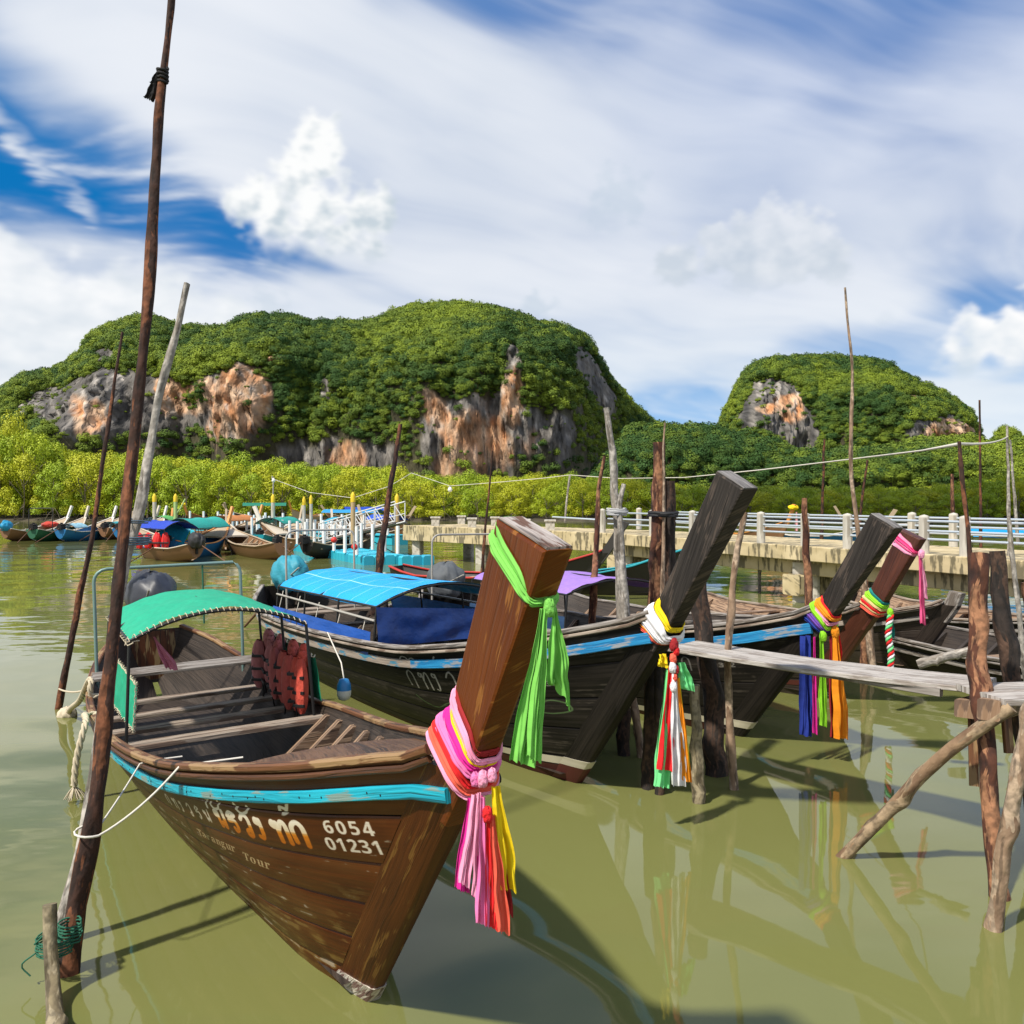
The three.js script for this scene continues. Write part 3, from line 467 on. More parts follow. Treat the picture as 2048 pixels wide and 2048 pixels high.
  for (const side of [1, -1]) {
    part('gunwale', timber(onStem(path(1, side, -0.01, NS, 0.985), side, 0.16, 0.12).map((p) => p.add(V(0, 0.02, 0))), o.far ? 0.10 : 0.085, 0.05, V(0, 1, 0), 0.25), m.rail, root);
    if (!o.far) {
      part('gunwale_lip', timber(onStem(path(1, side, 0.018, NS, 0.985), side, 0.16, 0.135).map((p) => p.add(V(0, -0.028, 0))), 0.03, 0.035, V(0, 1, 0), 0.3), m.lip ?? m.rail, root);
      let uLast = 1; const y0 = o.stripDrop ?? 0.17, sp = Array.from({ length: NS + 1 }, (_, i) => { const t = 0.01 + i / NS * (o.stripEnd ?? 0.985); let u = 0.9; for (let q = 0; q < 6; q++) { const a = lerp(-L, endA(u), t); u = 1 - y0 / (G(a) - K(a)); } if (i === NS) uLast = u; return hp(t, u, side, 0.02); });
      if (o.stripOn) { const b = hp(1, uLast, 1), a1 = front(b.y), f = lerp(0.035, T / 2 - 0.012, uLast), k = o.stripOn; sp.push(V(lerp(b.x, a1, k), b.y + 0.04, side * (lerp(b.z, f, k) + 0.02))); }
      const cutAt = m.stripBow ? Math.round(NS * 0.74) : NS, st = part('rubbing_strip', timber(m.stripBow ? sp.slice(0, cutAt + 1) : sp, 0.035, o.stripH ?? 0.07, V(0, 1, 0), 0.2), m.strip, root);
      if (m.stripBow) part('rubbing_strip', timber(sp.slice(cutAt), 0.036, (o.stripH ?? 0.07) + 0.004, V(0, 1, 0), 0.2), m.stripBow, root);
      if (o.bolts && side > 0) { const bl = []; for (let i = 0; i < 26; i++) { const k = Math.min(NS - 1, Math.floor((0.25 + 0.74 * Math.sqrt(i / 26)) * NS)), p = sp[k].clone().lerp(sp[k + 1], (i * 0.37) % 1); const c = new THREE.CylinderGeometry(0.006, 0.006, 0.008, 6); c.rotateX(Math.PI / 2); c.translate(p.x, p.y + ((i * 7) % 5 - 2) * 0.005, p.z + 0.017); bl.push(c); } part('bolt_heads', merge(bl), M.iron, st).userData.kind = 'stuff'; }
    }
  }
  if (o.lines) o.lines.forEach(([u, h, mm, t0, t1]) => { for (const side of [1, -1]) part('paint_band', surf(NS, 2, (t, v) => { const p = hp(lerp(t0, t1, t), u + (v - .5) * h, side, 0.006); return [p, p.x, v]; }), mm, root); });
  // foredeck
  const da = o.deckA ?? -1.0;
  part('foredeck', merge([surf(o.far ? 5 : 14, 8, (t, v) => { const a = lerp(da, endA(1) + 0.05, t), w = S(a) - 0.05; return [V(a, G(a) - 0.025 + 0.05 * (1 - (2 * v - 1) ** 2) * clamp(w / 0.5), (2 * v - 1) * w), a, v * w * 2]; }), surf(8, 1, (t, v) => { const w = S(da) - 0.05, z = (2 * t - 1) * w; return [V(da, G(da) - 0.025 + 0.05 * (1 - (2 * t - 1) ** 2) - v * 0.09, z), z, v * 0.09]; })]), m.deck, root);
  const inW = (a, y) => { const k = K(a), u = clamp((y - k) / (G(a) - k), 0.02, 1); return 0.045 + (S(a) - 0.045) * Math.pow(u, E(a)) - 0.035; };
  api.inW = inW;
  for (const [a, y, w, h, mm] of o.thwarts ?? []) { const z = inW(a, y); part('thwart', timber([V(a, y, -z), V(a + 0.01, y + 0.005, 0), V(a, y, z)], w, h, V(0, 1, 0)), mm ?? m.thwart, root); }
  if (o.ribs) for (let a = o.ribs[0]; a < o.ribs[1]; a += o.ribs[2]) for (const side of [1, -1]) {
    const y1 = G(a) - 0.07, y0 = Math.max(K(a) + 0.22, G(a) - 0.62), zt = inW(a, y1), zb = inW(a, y0), ts = 0.042, toe = Math.min(0.30, zb * 0.5), hh = (y1 - y0) / 2;
    const tri = [[zb, y0], [zb - toe, y0], [zb - toe * 0.6, y0 + hh * 0.7], [zt - 0.035, y1], [zt, y1], [inW(a, y0 + hh), y0 + hh]];
    const sh = new THREE.Shape(tri.map(([z, y]) => new THREE.Vector2(z * side, y))), g = new THREE.ExtrudeGeometry(sh, { depth: 2 * ts, bevelEnabled: false }); g.rotateY(-Math.PI / 2); g.translate(a + ts, 0, 0);
    part('rib', g, m.rib ?? m.inner, root);
  }
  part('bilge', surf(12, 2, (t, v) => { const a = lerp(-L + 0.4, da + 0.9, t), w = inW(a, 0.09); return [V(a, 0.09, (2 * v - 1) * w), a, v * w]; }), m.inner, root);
  if (o.floor) { const [a0, a1, y, n] = o.floor; for (let k = 0; k < n; k++) { const fz = (k - (n - 1) / 2) / ((n - 1) / 2) * 0.92, am = (a0 + a1) / 2; part('floor_slat', timber([a0, am, a1].map((a) => V(a, y, fz * (inW(a, y) - 0.06))), 0.068, 0.02, V(0, 1, 0)), m.floor ?? m.hull, root); } }

  return api;
}
// pipe frame over the stern
function sternArch(b, a, hw, y0, y1, mm = M.steel, r = 0.022, name = 'stern_arch') {
  const c = 0.16, pts = [V(a, y0, hw), V(a, y1 - c, hw)]; for (let k = 1; k <= 4; k++) pts.push(V(a, y1 - c + c * Math.sin(k / 4 * 1.5708), hw - c + c * Math.cos(k / 4 * 1.5708)));
  for (let k = 3; k >= 0; k--) pts.push(V(a, y1 - c + c * Math.sin(k / 4 * 1.5708), -hw + c - c * Math.cos(k / 4 * 1.5708))); pts.push(V(a, y0, -hw));
  return part(name, tube(pts, r, 8), mm, b.root);
}
// arched awning on posts
function awning(b, { a0, a1, hw, side, crown, cloth: cm, posts = [], pipe = M.blackPipe, sagg = 0.05, drop = 0.04, tilt = 0, lash = false, fold = 0.022, z0 = -1 }) {
  const yy = (t, z) => lerp(side, crown, 1 - z * z) + tilt * (1 - t);
  const n = 26, k = 22, hem = 0.06;
  const tarp = part('awning_cloth', surf(n, k, (t, v) => { const z = lerp(z0, 1, v), f = perlin.noise(t * 5, z * 4, a0) * fold, e = Math.max(0, Math.abs(z) - 0.97) / 0.03; return [V(lerp(a0, a1, t), yy(t, z) + 0.028 - sagg * 4 * t * (1 - t) * (1 - 0.4 * z * z) * Math.abs(Math.sin(t * 6.283)) + f - e * drop, z * hw), t * (a1 - a0), v * hw * 2.1]; }), cm, b.root);
  const fr = [];
  for (const t of [0, 0.5, 1]) fr.push(tube(Array.from({ length: 15 }, (_, i) => { const z = i / 7 - 1; return V(lerp(a0, a1, t), yy(t, z), z * hw); }), 0.017, 6));
  for (const z of [-1, 0, 1]) fr.push(tube([V(a0, yy(0, z) - 0.003, z * hw), V(a1, yy(1, z) - 0.003, z * hw)], 0.014, 6));
  part('awning_frame', merge(fr), pipe, b.root);
  for (const [a, z] of posts) { const t = (a - a0) / (a1 - a0), w = b.S(a) - 0.03; part('awning_post', tube([V(a, b.G(a) - 0.12, Math.sign(z) * Math.min(w, Math.abs(z) * hw + 0.06)), V(a, yy(t, z), z * hw)], 0.016, 6), pipe, b.root); }
  if (lash) {
    const ls = []; for (let i = 0; i < 30; i++) { const z = i / 14.5 - 1, c = V(a1, yy(1, z), z * hw); ls.push(tube([0, 1, 2, 3, 4, 5, 6].map((q) => { const an = q / 6 * 5.2; return c.clone().add(V(Math.cos(an) * 0.03 - 0.012, Math.sin(an) * 0.034, q * 0.007)); }), 0.005, 5)); }
    for (let i = 0; i < 14; i++) { const t = i / 13, c = V(lerp(a0, a1, t), yy(t, 1), hw); ls.push(tube([c.clone().add(V(0, 0.0, -0.09)), c.clone().add(V(0.01, -0.005, 0.035)), c.clone().add(V(0.03, -0.035, 0.02)), c.clone().add(V(0.045, -0.01, -0.03))], 0.0065, 5)); }
    part('lashing', merge(ls), M.rope, b.root).userData.kind = 'stuff';
  }
  return tarp;
}
const screen = (b, name, q, cm, fold = 0.02, n = 14) => part(name, surf(n, 8, (t, v) => { const p = q[0].clone().lerp(q[1], t).lerp(q[3].clone().lerp(q[2], t), v); p.z += (perlin.noise(t * 6 + q[0].x, v * 1.5, 2) * fold + Math.sin(t * 40) * fold * 0.2) * (0.3 + v); return [p, t * 1.5, v * 0.6]; }), cm, b.root);
// car engine on a pivot with the long propeller shaft; wrap: a tarpaulin tied over it
function engine(b, label, wrap, { a = -b.L + 0.1, y = 0.75, dir = 1, shaft = true, wrapLabel } = {}) {
  const g = new THREE.Group(); g.name = 'engine'; b.root.add(g);
  const blk = [box(a - 0.35, a + 0.25, y, y + 0.32, -0.15, 0.15, 0.03), box(a - 0.30, a + 0.15, y + 0.30, y + 0.42, -0.10, 0.10, 0.02), box(a - 0.1, a, y - 0.4, y, -0.05, 0.05)];
  for (let k = 0; k < 4; k++) { const c = new THREE.CylinderGeometry(0.035, 0.035, 0.14, 8); c.rotateX(Math.PI / 2); c.translate(a - 0.25 + k * 0.12, y + 0.36, 0.14); blk.push(c); }
  const fan = new THREE.CylinderGeometry(0.14, 0.14, 0.05, 14); fan.rotateZ(Math.PI / 2); fan.translate(a + 0.29, y + 0.14, 0); blk.push(fan); const air = new THREE.CylinderGeometry(0.09, 0.09, 0.07, 12); air.translate(a - 0.05, y + 0.46, 0.02); blk.push(air);
  part('engine_block', merge(blk), M.iron, g);
  part('tiller', tube([V(a + 0.2, y + 0.2, 0.1), V(a + 1.1, y + 0.45, 0.16)], 0.016), M.greyPipe, g);
  if (shaft) part('propeller_shaft', tube([V(a - 0.3, y + 0.1, 0), V(a - 2.6, 0.05, 0.35 * dir)], 0.028), M.rust, g);
  if (wrap) part('engine_tarp', lump(a - 0.05, y + 0.22, 0, 0.52, 0.40, 0.36, 31 + b.L * 3), wrap, g);
  return g;
}
// cloth wound round a prow post: a band whose back lies at s0 and whose front lies at s1 along the post
function windBand(b, s0, s1, width, lift, gather = 1) {
  const { ax, e1, Ws, T, F1 } = b.prow, n = 72, k = 16;
  return surf(n, k, (t, v) => {
    const an = t * Math.PI * 2, cx = Math.cos(an), cz = Math.sin(an), pw = 0.42, ex = Math.sign(cx) * Math.pow(Math.abs(cx), pw), ez = Math.sign(cz) * Math.pow(Math.abs(cz), pw);
    const f = (1 + cx) / 2, wd = width * lerp(1, gather, Math.pow(f, 1.6)), bulge = Math.sin(v * Math.PI), fold = 0.005 * Math.sin(v * 19 + 3 * perlin.noise(t * 4, v, s0 * 9)) + 0.009 * perlin.noise(t * 5, v * 9, s0 * 9) + 0.006 * perlin.noise(t * 16, v * 4, s1 * 7);
    const W = Ws(lerp(s0, s1, 0.5)), li = lift * (0.6 + 0.5 * bulge) + fold, s = lerp(s0, s1, f) + (v - 0.5) * wd + 0.008 * perlin.noise(t * 7, 3.1, s0 * 20), zh = lerp(T / 2, Math.max(T / 2, lerp(0.135, 0.06, f)), sstep(0.16, 0.0, s));
    const p = F1.clone().addScaledVector(e1, -W / 2).addScaledVector(ax, s).addScaledVector(e1, ex * (W / 2 + li)).add(V(0, 0, ez * (zh + li)));
    return [p, t * 1.2, v * wd];
  });
}
// a hanging tail of cloth from a point (world): narrow where it is tied, opening in folds below
function tailOf(top, length, width, { lean = [0, 0], twist = 0, folds = 3, seed = 1, topW = 0.35, face = V(0.5, 0, 0.866), depth = 0.3, cutSlope = 0.04 } = {}) {
  const side = face.clone().cross(V(0, 1, 0)).normalize().negate(), ft = face.clone().normalize();
  return surf(30, 30, (t, v) => {
    const w = width * lerp(topW, 1, sstep(0, 0.75, t)), ph = perlin.noise(seed * 3.7, t * 1.3, 1) * 2.2, x = (v - 0.5), an = twist * t;
    const z = depth * w * (0.5 * Math.sin(x * Math.PI * 2 * folds * 0.5 + ph + seed) + 0.25 * Math.sin(x * 17 + seed * 2 + t * 2) + 0.16 * Math.sin(x * 39 + seed * 5 + 3 * perlin.noise(t * 2, x, seed)) + 0.35 * perlin.noise(x * 5 + seed, t * 5, seed)), wave = 0.02 * perlin.noise(t * 3 + seed, 0.4, seed) * t;
    const p = top.clone().addScaledVector(side, (x * Math.cos(an)) * w + lean[0] * t + wave).addScaledVector(ft, z + x * Math.sin(an) * w + lean[1] * t);
    p.y -= length * t + (t > 0.9 ? ((v - 0.5) * cutSlope + 0.02 * perlin.noise(v * 7, seed, 2)) * (t - 0.9) * 10 : 0); return [p, t * length, v * width];
  });
}
const toWorld = (b, p) => { b.root.updateMatrixWorld(true); return b.root.localToWorld(p.clone()); };
const prowPoint = (b, s, out = 0.03, z = 0) => toWorld(b, b.prow.F1.clone().addScaledVector(b.prow.ax, s).addScaledVector(b.prow.e1, out).add(V(0, 0, z)));
// a garland: wound bands in the boat's frame and tails in the world, gathered in one thing at its knot
function garland(b, name, label, category, knot, bands, tails, knots = []) {
  const g = thing(name, label, category, knot.toArray()); b.root.updateMatrixWorld(true); const inv = knot.clone().negate();
  for (const [s0, s1, w, lift, c, gather] of bands) { const q = windBand(b, s0, s1, w, lift, gather); q.applyMatrix4(b.root.matrixWorld); q.translate(inv.x, inv.y, inv.z); part('wound_band', q, cloth(c), g); }
  for (const [off, length, width, c, more] of tails) part('ribbon', tailOf(V(...off), length, width, more), cloth(c), g);
  for (const [x, y, z, r, c] of knots) { const k = lump(0, 0, 0, r * 0.8, r * 1.35, r * 0.8, 3 + x * 50 + y * 20); k.translate(x, y, z); part('knot', k, cloth(c), g); }
  return g;
}
// ---------------------------------------------------------------- the four moored boats in front
// painted names: strokes of a brush, in units of the letter height; curves through points
const GLYPHS = [
  [[[.28, .22], [.14, .16], [.10, .30], [.24, .34], [.30, .20], [.30, .75], [.22, .95], [.10, .90]]], [[[.1, .85], [.08, .3], [.3, .1], [.5, .3], [.5, .95]]],
  [[[.22, .28], [.10, .2], [.08, .36], [.2, .42], [.26, .25], [.28, .9], [.45, .7], [.6, .9], [.62, .12]]], [[[.1, .3], [.3, .08], [.52, .25], [.52, .9], [.36, .98], [.3, .8], [.42, .72]]],
  [[[.24, .25], [.12, .16], [.06, .28], [.18, .36], [.28, .22], [.30, .92]], [[.30, .5], [.5, .14], [.64, .3], [.66, .95]]], [[[.5, .2], [.3, .08], [.1, .3], [.1, .8], [.3, .96], [.5, .8], [.52, .35], [.3, .42]]],
  [[[.1, .3], [.3, .1], [.56, .2], [.30, .34], [.14, .5], [.46, .46], [.56, .6], [.56, .82], [.4, .96], [.34, .82]]]];
function brush(c, pts, x, y, h, lw, wide = 1) {
  const P = pts.map(([a, b]) => [x + a * h * wide, y + b * h]); c.lineWidth = lw; c.lineCap = c.lineJoin = 'round'; c.beginPath(); c.moveTo(...P[0]);
  for (let i = 0; i < P.length - 1; i++) { const a = P[Math.max(0, i - 1)], b = P[i], d = P[i + 1], e = P[Math.min(P.length - 1, i + 2)]; c.bezierCurveTo(b[0] + (d[0] - a[0]) / 6, b[1] + (d[1] - a[1]) / 6, d[0] - (e[0] - b[0]) / 6, d[1] - (e[1] - b[1]) / 6, d[0], d[1]); } c.stroke();
}
function hullPaint(seed, base, draw) {       // the painted starboard side: u runs along the hull from the stern, v up its girth
  const W = 2048, H = 512, cv = document.createElement('canvas'); cv.width = W; cv.height = H; const c = cv.getContext('2d'), R = rnd(seed), im = c.createImageData(W, H);
  for (let j = 0; j < H; j++) for (let i = 0; i < W; i++) { const x = i / W, y = j / H, o = (j * W + i) * 4, q = base(x, 1 - y, tf(x, y, 12, 90, seed, 3), tf(x, y, 22, 10, seed + 7, 5), tf(x, y, 60, 200, seed + 3, 2), tf(x, y, 90, 34, seed + 13, 4)); for (let k = 0; k < 3; k++) im.data[o + k] = toS(q[k]); im.data[o + 3] = 255; }
  c.putImageData(im, 0, 0); draw(c, W, H, R);
  const t = new THREE.CanvasTexture(cv); t.colorSpace = THREE.SRGBColorSpace; t.wrapS = t.wrapT = THREE.ClampToEdgeWrapping; return t;
}
const LEN1 = 11.2, X0 = 9.5, U1 = (a) => (a + X0) / LEN1 * 2048, V1 = (v) => (1 - v) * 512;
const paint1 = hullPaint(5, (x, v, g, big, f, sp) => {
  let c = mix3([0.050, 0.0115, 0.003], [0.112, 0.029, 0.005], clamp(0.5 + g * 0.45 + big * 0.9 + f * 0.25));
  c = mix3(c, [0.050, 0.034, 0.014], clamp(0.55 - (x - 0.55) * 1.6 + big) * 0.7);                                        // weathered grey-brown aft
  const a = x * LEN1 - X0, low = sstep(0.62, 0.34, v + big * 0.22);
  c = mix3(c, [0.17, 0.10, 0.03], low * sstep(0.02, 0.26, g * 0.6 + sp * 0.8 + big * 0.2) * 0.8);                            // scuffed, weed-stained lower planks
  c = mix3(c, [0.19, 0.10, 0.018], sstep(-0.9, -0.1, a) * sstep(0.46, 0.28, v) * sstep(-0.2, 0.2, big + sp * 0.5) * 0.7);
  c = mix3(c, [0.34, 0.28, 0.21], sstep(0.26, 0.36, g * 0.5 + sp * 0.55 + (0.6 - v) * 0.3 - (x - .5) * 0.35) * 0.7);
  return c;
}, (c, W, H, R) => {
  // the boat's name: white above running into orange below
  const spread = (s, x, y, pitch) => [...s].forEach((ch, k) => c.fillText(ch, x + k * pitch, y));
  const ya = V1(.838), lh = V1(.745) - ya, grad = c.createLinearGradient(0, ya, 0, ya + lh); grad.addColorStop(0, '#e8e2d4'); grad.addColorStop(0.45, '#dccbab'); grad.addColorStop(0.58, '#cc7a1e'); grad.addColorStop(1, '#b4600f');
  c.strokeStyle = grad; c.globalAlpha = 0.95;
  let x = U1(-1.12); for (let k = 0; k < 6; k++) { for (const s of GLYPHS[(k * 4 + 2) % 7]) brush(c, s, x, ya, lh, 9.2, 0.98); x += 38; }
  c.strokeStyle = '#ddd6c4'; brush(c, [[0, 1], [.1, .3], [.5, .2], [.9, .9], [1.6, .8], [1.8, .1]], U1(-1.2), V1(.875), 24, 6); brush(c, [[.2, .4], [.0, .1], [.1, .5], [.6, .9], [1.3, .7], [1.5, .2]], U1(-.70), V1(.875), 22, 6); brush(c, [[.5, .5], [.1, .4], [.1, .9], [.5, .8], [.9, 0]], U1(-.12), V1(.895), 22, 6);
  c.globalAlpha = 0.8; for (let k = 0; k < 6; k++) for (const s of GLYPHS[(k * 3 + 1) % 7]) brush(c, s, U1(-2.25) + k * 33, V1(.82), 36, 4.5, 0.8);
  c.globalAlpha = 0.7; c.fillStyle = '#d0bd94'; c.font = 'italic bold 27px serif'; spread('Tarangur', U1(-1.78), V1(.63), 17.5); spread('Tour', U1(-.92), V1(.615), 19); c.globalAlpha = 0.95;
  c.fillStyle = '#d6cdbf'; c.font = 'bold 29px sans-serif'; spread('6054', U1(.25), V1(.803), 19.5); spread('01231', U1(.21), V1(.748), 17);
  c.globalAlpha = 1; for (let k = 0; k < 60; k++) { c.strokeStyle = R() < 0.5 ? 'rgba(150,105,60,0.35)' : 'rgba(20,10,5,0.4)'; c.lineWidth = 0.6 + R(); const X = R() * W, Y = R() * H; c.beginPath(); c.moveTo(X, Y); c.lineTo(X + (R() - .3) * 70, Y + (R() - .5) * 24); c.stroke(); }
});
M.hull1 = soft({ map: paint1, bumpMap: M.varnish.bumpMap, bumpScale: 0.002, roughness: 0.42 });
M.hull1b = wood(60, [0.045, 0.013, 0.004], [0.10, 0.03, 0.008], [0.24, 0.16, 0.07], 0.02, 0.4);
M.foot1 = glossy(wood(63, [0.046, 0.0115, 0.003], [0.095, 0.026, 0.005], [0.15, 0.07, 0.016], -0.13, 0.46, [1.6, 0.8], 0.002, 0.5));
const AX = [0.487, 0.873];
const b1 = longtail({ label: 'nearest longtail boat, varnished brown with a turquoise strip and the number 6054 01231', pos: [-0.83, 5.36], hx: AX[0], hz: AX[1], heel: 0.03, L: 9.4,
  gun: [[-9.4, 1.02], [-8, 0.76], [-6.5, 0.64], [-5, 0.67], [-4, 0.79], [-3, 0.91], [-2, 1.05], [-1, 1.25], [0.2, 1.52], [0.9, 1.70], [1.6, 1.86]],
  beam: [[-9.4, 0.42], [-8.6, 0.78], [-7.5, 1.0], [-6.2, 1.10], [-5, 1.11], [-4, 1.08], [-3, 1.02], [-2, 0.92], [-1, 0.77], [0, 0.54], [0.7, 0.315], [1.2, 0.145], [1.6, 0.07]],
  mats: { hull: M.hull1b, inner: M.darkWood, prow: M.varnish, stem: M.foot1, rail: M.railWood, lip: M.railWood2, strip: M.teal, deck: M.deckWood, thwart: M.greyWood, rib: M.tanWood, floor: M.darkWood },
  F1: [1.52, 1.78], F2: [2.23, 2.81], W: 0.40, Wb: 0.29, cut: 0.13, stripDrop: 0.145, stripOn: 0.9, stripEnd: 0.99, letter: { x0: X0, len: LEN1, mat: M.hull1 }, bolts: true, cap: wood(66, [0.20, 0.16, 0.14], [0.42, 0.37, 0.34], [0.10, 0.04, 0.02], 0.02, 0.85, [0.9, 0.6]), footPlate: [[0.05, 0.27, wood(61, [0.34, 0.28, 0.22], [0.62, 0.57, 0.48], [0.13, 0.055, 0.045], 0.10, 0.8, [0.5, 0.5]), 0.2]], ribs: [-4.0, -1.1, 0.5], floor: [-4.6, -1.05, 0.20, 16],
  thwarts: [[-4.14, 0.66, 0.20, 0.05], [-5.3, 0.53, 0.20, 0.04], [-6.0, 0.52, 0.18, 0.04], [-6.6, 0.55, 0.18, 0.04], [-7.0, 0.82, 0.22, 0.04, M.silverWood], [-7.24, 0.82, 0.22, 0.04, M.silverWood], [-2.35, 0.42, 0.16, 0.04, M.tanWood]] });
{
  // worn white tip at the foot of the stem
  
  part('prow_peg', tube([V(1.42, 1.70, 0.06), V(1.42, 1.70, -0.14)], 0.026, 8), M.iron, b1.root);
  sternArch(b1, -7.55, 0.92, 0.55, 2.12); const sa = tube([V(-7.55, 2.1, -0.42), V(-7.55, 1.3, -0.42)], 0.012); part('hanging_strap', sa, M.greenCord, b1.root);
  engine(b1, '', plain([0.035, 0.038, 0.048], 0.45), { a: -9.5, y: 1.28, shaft: true });
  const green = cloth([0.003, 0.40, 0.22], 0.6);
  awning(b1, { a0: -6.3, a1: -4.2, hw: 0.86, side: 1.66, crown: 1.88, cloth: green, lash: true, sagg: 0.02, posts: [[-4.2, 1], [-4.2, -1], [-5.2, -1], [-6.3, 1], [-6.3, -1]] });
  screen(b1, 'side_screen', [V(-4.24, 1.23, 0.80), V(-5.7, 1.29, 0.86), V(-5.7, 0.76, 0.90), V(-4.24, 0.77, 0.84)], green, 0.015);
  screen(b1, 'side_screen', [V(-4.3, 1.28, -0.98), V(-6.3, 1.30, -0.98), V(-6.3, 0.66, -1.04), V(-4.3, 0.80, -1.04)], cloth([0.003, 0.30, 0.16], 0.6), 0.015);
  part('screen_cord', merge([[V(-4.24, 1.23, .80), V(-5.7, 1.29, .86)], [V(-5.7, .76, .90), V(-4.24, .77, .84)], [V(-4.24, .77, .84), V(-4.24, 1.23, .80)], [V(-4.3, 1.28, -.98), V(-6.3, 1.3, -.98)]].map(([a, b]) => { const q = []; for (let i = 0; i <= 60; i++) { const t = i / 60; q.push(a.clone().lerp(b, t).add(V(0, Math.sin(i * 1.9) * 0.018, Math.cos(i * 1.9) * 0.018))); } return tube(q, 0.006, 5); })), M.rope, b1.root);
}
// four orange life jackets hung along the port screen
const JL = ['faded orange life jacket hung at the stern end of the port screen', 'faded orange life jacket hung second from the stern on the port screen', 'orange life jacket hung in the middle of the port screen, its straps dangling', 'orange life jacket with sunlit hem hung nearest the front post'];
[-6.0, -5.5, -4.98, -4.52].forEach((a, k) => {
  const p = toWorld(b1, V(a, 1.24 + 0.01 * k, -0.90)), g = thing('life_jacket', JL[k], 'life jacket', p.toArray(), b1.root.rotation.y, 'life jackets hung under the awning'), fo = mat({ color: new THREE.Color().setRGB(0.66 - 0.07 * (3 - k), 0.085 + 0.02 * (3 - k), 0.05 + 0.03 * (3 - k)), map: weave, bumpMap: weaveB, bumpScale: 0.02, roughness: 0.85 });
  const pad = (x, y0, y1, w, th, z) => { const q = surf(10, 8, (t, v) => { const an = v * 6.2832, r = Math.pow(Math.sin(Math.PI * clamp(t * 0.96 + 0.02)), 0.35); return [V(x + Math.cos(an) * w * r * (1 + 0.12 * perlin.noise(t * 5, k, x * 9)), lerp(y1, y0, t), z + Math.sin(an) * th * r), t, v]; }); return q; };
  const w = (k * 37 % 5) * 0.012; g.rotation.x = 0.08; g.rotation.z = (k % 2 - 0.5) * 0.12; g.rotation.y += [0.3, -0.2, 0.15, -0.1][k]; part('front_panel', pad(-0.125 + w, -0.62, -0.02, 0.135, 0.075, 0.05), fo, g); part('front_panel', pad(0.13, -0.58 - w, 0.0, 0.125, 0.08, 0.03 + w), fo, g); part('collar', pad(-0.02 + w, -0.14, 0.13, 0.10, 0.06, -0.02), fo, g); part('collar', pad(0.1, -0.1, 0.08, 0.06, 0.05, 0.02), fo, g);
  for (const y of [-0.2, -0.36, -0.5]) part('strap', timber([V(-0.27, y, 0.05), V(-0.13, y - 0.01, 0.14), V(0.0, y + 0.01, 0.085), V(0.13, y, 0.13), V(0.26, y + 0.01, 0.04)], 0.022, 0.034, V(0, 1, 0)), M.blackPipe, g);
  part('strap', tube(curve([V(0.02, -0.5, 0.09), V(0.04, -0.66, 0.08), V(-0.02, -0.74, 0.06)], 6), 0.01), M.blackPipe, g);
});
solo('pink_rag', 'dirty pink rag hanging from the front of the green awning', 'rag', tailOf(V(0, 0, 0), 0.34, 0.12, { lean: [0.18, 0], topW: 0.15 }), cloth([0.50, 0.16, 0.22]), null, toWorld(b1, V(-4.35, 1.66, 0.62)));
